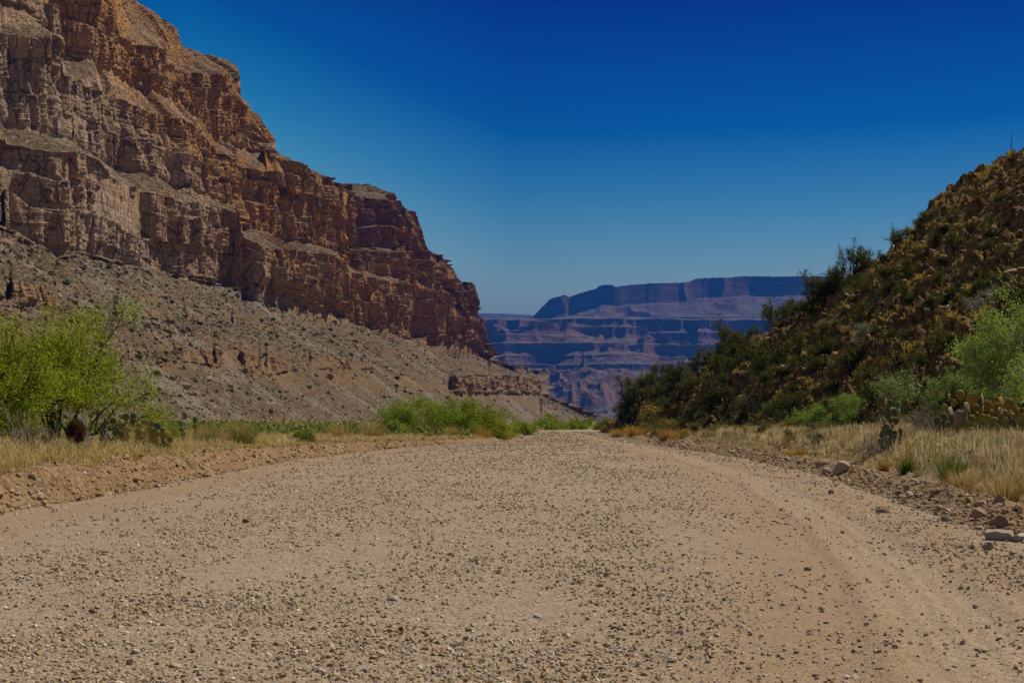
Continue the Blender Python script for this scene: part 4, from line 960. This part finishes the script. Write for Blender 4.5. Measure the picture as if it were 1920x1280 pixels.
for j in range(3000):
    px_ = rg.uniform(1180, 1915); yr0 = float(poly(px_, [(1150,792),(1200,748),(1330,690),(1450,618),(1600,522),(1712,428),(1800,340),(1920,280)]))
    yf0 = 800 if px_ < 1500 else 800-(px_-1500)*.16
    # shrubs crowd the lower left of the slope and thin out upward to the right
    dens = np.clip(.85-(px_-1180)/1000, .25, .8)*np.clip((px_-900)/500, .6, 1)
    tt = rg.rand()**.9; py_ = yf0+(yr0-yf0)*tt
    if py_ < 430: dens *= .22
    if rg.rand() > dens: continue
    hp = rg.uniform(30, 62)*(1 if px_ < 1650 else .85)
    if any(abs(px_-a) < 23 and abs(py_-b) < 18 for a, b in tried): continue
    tried.append((px_, py_)); x, y, z = hill_px(px_, py_); s = hp*y/F/2.4
    low = tt < .16
    if low and rg.rand() < .75: put(ol[cnt % 3], x, y, z-.08, rg.rand()*6.3, s*1.0, 'low olive green bush at the foot of the right hill', 'shrub', 'olive bushes at the foot of the hill')
    elif rg.rand() < .72: put(dk[rg.randint(6)], x, y, z-.15, rg.rand()*6.3, (s*1.05, s*1.05, s), 'dark leafy shrub amid rocks on the face of the right hill', 'shrub', G1)
    elif rg.rand() < .6: put(ol[cnt % 3], x, y, z-.08, rg.rand()*6.3, s*.9, 'rounded olive bush amid rocks on the face of the right hill', 'shrub', 'olive bushes on the hill face')
    else: put(yl[cnt % 2], x, y, z-.05, rg.rand()*6.3, s*.6, 'small mustard yellow bush amid rocks on the right hill', 'bush', 'yellow bushes on the hill face')
    cnt += 1
    if cnt > 140: break
for j in range(46):
    px_ = rg.uniform(1210, 1900); py_ = rg.uniform(-34, 8)+(806 if px_ < 1450 else 800); x, y, z = hill_px(px_, py_); s = rg.uniform(16, 34)*y/F/1.5
    put(ol[j % 3] if j % 4 else yl[j % 2], x, y, z-.05, rg.rand()*6.3, (s*1.3, s*1.3, s), 'low rounded bush in the belt where the right hill meets the grass', 'bush', 'low bushes along the toe of the hill')
for j in range(70):
    y = 45*math.exp(rg.rand()*1.15); x = float(xr(np.array([y]))[0])+rg.uniform(2.2, 6.5)
    if x/y > .37: continue
    s = rg.uniform(12, 30)*y/F/1.5; q_ = rg.rand()
    put(ol[j % 3] if q_ < .6 else yl[j % 2], x, y, gz(x, y)-.04, rg.rand()*6.3, (s*1.35, s*1.35, s), 'low olive or golden bush standing in the dry grass between road and hill', 'bush', 'low bushes on the right verge')
for px_, py_, hp, wp, lab in [(1235, 808, 52, 100, 'large mustard yellow bush under the dark shrubs at the foot of the hill'), (1420, 652, 24, 30, 'bright yellow bush on the hill just below the outline shrubs'), (1180, 818, 22, 40, 'small mustard bush on the road side near the valley notch')]:
    x, y, z = hill_px(px_, py_)
    put(yl[0], x, y, z-.05, 1.0, (wp*y/F/1.7*1.1, wp*y/F/1.7*1.1, hp*y/F/1.2), lab, 'bush')
for px_, py_, hp, wp, lab in [(1850, 585, 45, 90, 'pale grey sage bush on the hill above the right edge tree'), (1620, 640, 36, 60, 'pale grey sage bush halfway up the hill')]:
    x, y, z = hill_px(px_, py_)
    p = plant('sage_bush', int(px_), hp*y/F, wp*y/F, stems=9, depth=3, leaf=.06, nleaf=4000, cols=[(.26, .26, .17), (.2, .2, .13)], clump=.1, nch=(2, 3), lean=1.3, rad=.02, bark=M_grey)
    put(p, x, y, z-.05, 1.0, 1, lab, 'bush')
# rocks and tufts of the hill
n = 16000; c = rg.randint(0, 520, n); r = (rg.rand(n)*418).astype(int)
P = np.stack([HILL[1][r, c], HILL[2][r, c], HILL[3][r, c]], 1)+rg.randn(n, 3)*np.array([.2, .2, 0])
me = stones_mesh('hill_rubble', P, .08+.42*rg.rand(n)**5, rg, .42, cols=np.array([(.32, .18, .07), (.26, .14, .05), (.38, .24, .12), (.18, .10, .05), (.46, .32, .2)]), p=(.3, .25, .2, .15, .1), sink=.3, jit=.3, tilt=.5)
tag(link('hill_rubble', me), 'angular brown rocks littering the right hillside', 'rubble', kind='stuff')
n = 5600; c = rg.randint(0, 520, n); r = (rg.rand(n)*418).astype(int)
P = np.stack([HILL[1][r, c], HILL[2][r, c], HILL[3][r, c]], 1)
k = fbm(P[:, 0]*.25, P[:, 1]*.25, P[:, 2]*.25, 3, 161) > -.12; P = P[k]
me = grass_mesh('hill_grass', P, .08+.22*rg.rand(len(P))**1.7, rg, 18, .55, np.array([(.42, .30, .05), (.50, .37, .07), (.30, .21, .04), (.36, .26, .11)]), width=.008, lean=1.3)
tag(link('hill_grass', me), 'yellow grass tufts between the rocks of the right hillside', 'grass', kind='stuff')
# flower stalks on the ridge
def stalk(px_, hp, base, lab):
    x, y, z = hill_px(px_, base); k = y/F; H = hp*k
    root = empty('agave', (x, y, z-.1)); tag(root, lab, 'plant')
    V, Fa = tube_mesh([(np.array([(0, 0, 0), (.01, 0, H*.5), (.04*H, 0, H*1.03)]), np.array([.03, .024, .012]))], 5)
    link('flower_stalk', make_mesh('flower_stalk', V, Fa, M_bark, True), root)
    rr = np.random.RandomState(3); n = 34; a = rr.rand(n)*6.28; e = rr.rand(n)*1.2+.1; L = .38
    tip = np.stack([np.cos(a)*np.cos(e), np.sin(a)*np.cos(e), np.sin(e)], 1)*L; sd = np.stack([-np.sin(a), np.cos(a), 0*a], 1)*.03
    V = np.stack([-sd, sd, tip*.5+sd, tip, tip*.5-sd], 1).reshape(-1, 3); Fb = (np.arange(n)*5)[:, None]+np.array([[0, 1, 2, 3, 4]])
    link('leaf_rosette', make_mesh('leaf_rosette', V, Fb, M_leaf, False, tint=np.tile([.10, .12, .05], (len(V), 1))), root)
stalk(1895, 40, 287, 'tall thin agave flower stalk on the top of the right hill')
stalk(1891, 6, 289, 'short agave stalk close beside the tall one on the hill top')
stalk(1876, 10, 296, 'short agave stalk on the ridge left of the tall one')
stalk(1863, 8, 301, 'lowest and leftmost short agave stalk on the ridge')

# ------------------------------------------------------------------ shrubs on the talus and ledges
wpx, WX, WY, WZ, WC, WS = WALL
tl = []
for i in range(5):
    rr = np.random.RandomState(700+i); P = rr.randn(420, 3); P /= np.linalg.norm(P, axis=1, keepdims=True); P *= rr.rand(420, 1)**.4*np.array([.75, .75, .5])*(1+.35*rr.randn(420, 1)*.5); P[:, 2] += .45
    cl = [[(.075, .085, .03), (.10, .11, .04)], [(.13, .14, .05), (.10, .12, .04)], [(.06, .07, .025), (.08, .09, .03)], [(.16, .20, .03), (.12, .16, .03)], [(.18, .17, .09), (.14, .13, .07)]][i]
    V, Fa, c = leaves(P, .3, rr, .7, cl, .2, None, .3); tl.append(make_mesh('talus_shrub', V, Fa, M_leaf, False, tint=c))
TLAB = ['dark green shrub dotting the grey talus below the cliffs', 'grey green shrub dotting the talus below the cliffs', 'blackish shrub dotting the talus below the cliffs', 'bright green shrub low on the talus slope', 'dull straw green shrub dotting the talus below the cliffs']
rows_t = np.where(WS < 7)[0]; cnt = 0
while cnt < 290:
    c = rg.randint(0, len(wpx)-4); px_ = wpx[c]
    if px_ < -10 or px_ > 1095: continue
    r = rows_t[int(len(rows_t)*rg.rand())]; x, y, z = WX[r, c], WY[r, c], WZ[r, c]; py_ = HY-(z-CZ)/y*F
    if py_ > 778 or WC[r, c] > .3: continue
    if px_ > 880 and rg.rand() < .5: continue
    v = rg.choice(5, p=[.3, .27, .2, .07 if py_ < 700 else .12, .16 if py_ < 700 else .11])
    s = (.55+.9*rg.rand()**1.5)*(1 if y < 600 else 1.25)
    o = link('talus_shrub', tl[v], loc=(x, y, z-.15)); o.scale = (s*1.1, s*1.1, s); o.rotation_euler = (0, 0, rg.rand()*6.3)
    tag(o, TLAB[v], 'shrub', 'shrubs scattered over the left talus slope'); cnt += 1
# uncounted small scrub and loose blocks
def wall_pts(n, rows, cmax=.35, pxmax=1100):
    c = rg.randint(0, len(wpx)-2, n); r = rows[(len(rows)*rg.rand(n)).astype(int)]
    k = (wpx[c] > -15) & (wpx[c] < pxmax) & (WC[r, c] < cmax); c, r = c[k], r[k]
    return np.stack([WX[r, c], WY[r, c], WZ[r, c]], 1)
P = np.vstack([wall_pts(9000, rows_t), wall_pts(3500, np.where((WS == 8) | (WS == 10) | (WS == 12))[0], .7)])
n = len(P); m = 7; rr = rg
PP = (P[:, None]+rr.randn(n, m, 3)*np.array([.28, .28, .18])*(.6+.8*rr.rand(n, 1, 1))).reshape(-1, 3); PP[:, 2] += .2
V, Fa, c = leaves(PP, .42, rr, .8, [(.10, .10, .04), (.13, .125, .055), (.08, .085, .03), (.17, .15, .07)], .2, None, .3)
me = make_mesh('talus_scrub', V, Fa, M_leaf, False, tint=c)
tag(link('talus_scrub', me), 'fine low scrub speckling the talus and the ledges between cliffs', 'scrub', kind='stuff')
P = wall_pts(16000, rows_t); n = len(P)
me = stones_mesh('talus_rubble', P, .4+1.5*rg.rand(n)**5+2.4*rg.rand(n)**40, rg, .6, cols=np.array([(.25, .18, .12), (.21, .145, .09), (.31, .235, .17), (.15, .105, .07)]), p=(.35, .3, .15, .2), tilt=.6)
tag(link('talus_rubble', me), 'fallen grey tan blocks strewn over the left talus slope', 'rubble', kind='stuff')
print('plants', time.time()-T0)

# ------------------------------------------------------------------ haze, sky, sun, camera
t = NT('haze_air'); v = t.n('ShaderNodeVolumePrincipled')
v.inputs['Color'].default_value = (.01, .115, .47, 1); v.inputs['Density'].default_value = 10.5e-5; v.inputs['Anisotropy'].default_value = 0.0
t.t.links.new(v.outputs[0], t.out.inputs['Volume'])
bx = np.array([(-16000, -9200, -130), (16000, -9200, -130), (16000, 37000, -130), (-16000, 37000, -130), (-16000, -9200, 1330), (16000, -9200, 1330), (16000, 37000, 1330), (-16000, 37000, 1330)], float)
bx[:, 0] *= 2.7
me = make_mesh('haze', bx, np.array([(0, 3, 2, 1), (4, 5, 6, 7), (0, 1, 5, 4), (1, 2, 6, 5), (2, 3, 7, 6), (3, 0, 4, 7)]), t.m)
tag(link('haze', me), 'thin blue air that fades the far mesa', 'haze', kind='stuff')

SUN_EL, SUN_AZ = 54.0, 58.0      # azimuth clockwise from +Y (view direction)
w = bpy.data.worlds.new('World'); sc.world = w; w.use_nodes = True; nt = w.node_tree
bg = nt.nodes['Background']; sky = nt.nodes.new('ShaderNodeTexSky'); sky.sky_type = 'NISHITA'; sky.sun_disc = False
sky.sun_elevation = R(SUN_EL); sky.sun_rotation = R(SUN_AZ); sky.altitude = 500; sky.air_density = 1.0; sky.dust_density = 0.3; sky.ozone_density = 4.0
hs = nt.nodes.new('ShaderNodeHueSaturation'); hs.inputs['Saturation'].default_value = 1.5; hs.inputs['Value'].default_value = 1.0
nt.links.new(sky.outputs[0], hs.inputs['Color'])
tc = nt.nodes.new('ShaderNodeTexCoord'); sx = nt.nodes.new('ShaderNodeSeparateXYZ'); nt.links.new(tc.outputs['Generated'], sx.inputs[0])
def wm(op, a, b, clamp=False):
    n_ = nt.nodes.new('ShaderNodeMath'); n_.operation = op; n_.use_clamp = clamp
    for i_, v_ in enumerate((a, b)):
        if isinstance(v_, bpy.types.NodeSocket): nt.links.new(v_, n_.inputs[i_])
        else: n_.inputs[i_].default_value = v_
    return n_.outputs[0]
# deep polarised blue at the top of the frame, paler toward the horizon and toward the left
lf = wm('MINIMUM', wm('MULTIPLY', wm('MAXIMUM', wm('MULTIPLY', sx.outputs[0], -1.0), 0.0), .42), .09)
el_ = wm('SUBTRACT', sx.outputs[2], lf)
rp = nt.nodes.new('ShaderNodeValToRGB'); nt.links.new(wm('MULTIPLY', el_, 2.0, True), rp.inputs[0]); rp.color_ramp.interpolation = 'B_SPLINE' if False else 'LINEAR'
SKYR = [(.0, (2.0, 1.38, .95)), (.094, (1.85, 1.27, .82)), (.145, (.74, .78, .66)), (.2, (.0, .33, .50)), (.285, (.0, .075, .33)), (.36, (.05, .09, .2)), (.48, (.38, .22, .11))]  # unseen dome above the frame made neutral and dim to warm and deepen shadows
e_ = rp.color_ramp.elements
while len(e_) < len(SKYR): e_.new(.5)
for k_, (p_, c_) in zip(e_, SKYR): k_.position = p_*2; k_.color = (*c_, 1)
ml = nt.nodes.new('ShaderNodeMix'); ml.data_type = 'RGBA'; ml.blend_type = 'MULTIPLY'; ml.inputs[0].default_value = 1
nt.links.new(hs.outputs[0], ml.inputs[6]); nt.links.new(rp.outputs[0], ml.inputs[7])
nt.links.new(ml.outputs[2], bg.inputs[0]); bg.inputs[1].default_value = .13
sd = bpy.data.lights.new('sun', 'SUN'); sd.energy = 5.0; sd.angle = R(.5); sd.color = (1, .92, .78)
so = bpy.data.objects.new('sun', sd); COL.objects.link(so); so.location = (50, 50, 80)
el, az = R(SUN_EL), R(SUN_AZ)
import mathutils
dirv = mathutils.Vector((math.sin(az)*math.cos(el), math.cos(az)*math.cos(el), math.sin(el)))
so.rotation_euler = (-dirv).to_track_quat('-Z', 'Y').to_euler()
cam = bpy.data.cameras.new('camera'); co = bpy.data.objects.new('camera', cam); COL.objects.link(co)
co.location = (0, 0, CZ); co.rotation_euler = (R(90), 0, 0); cam.lens = 50; cam.sensor_width = 36; cam.shift_y = 150/1920
cam.clip_start = .1; cam.clip_end = 80000; sc.camera = co
sc.view_settings.view_transform = 'Standard'; sc.view_settings.look = 'None'; sc.view_settings.exposure = 0.12; sc.view_settings.gamma = 1
sc.cycles.max_bounces = 6; sc.cycles.volume_bounces = 1
print('script', time.time()-T0, 'objects', len(bpy.data.objects))
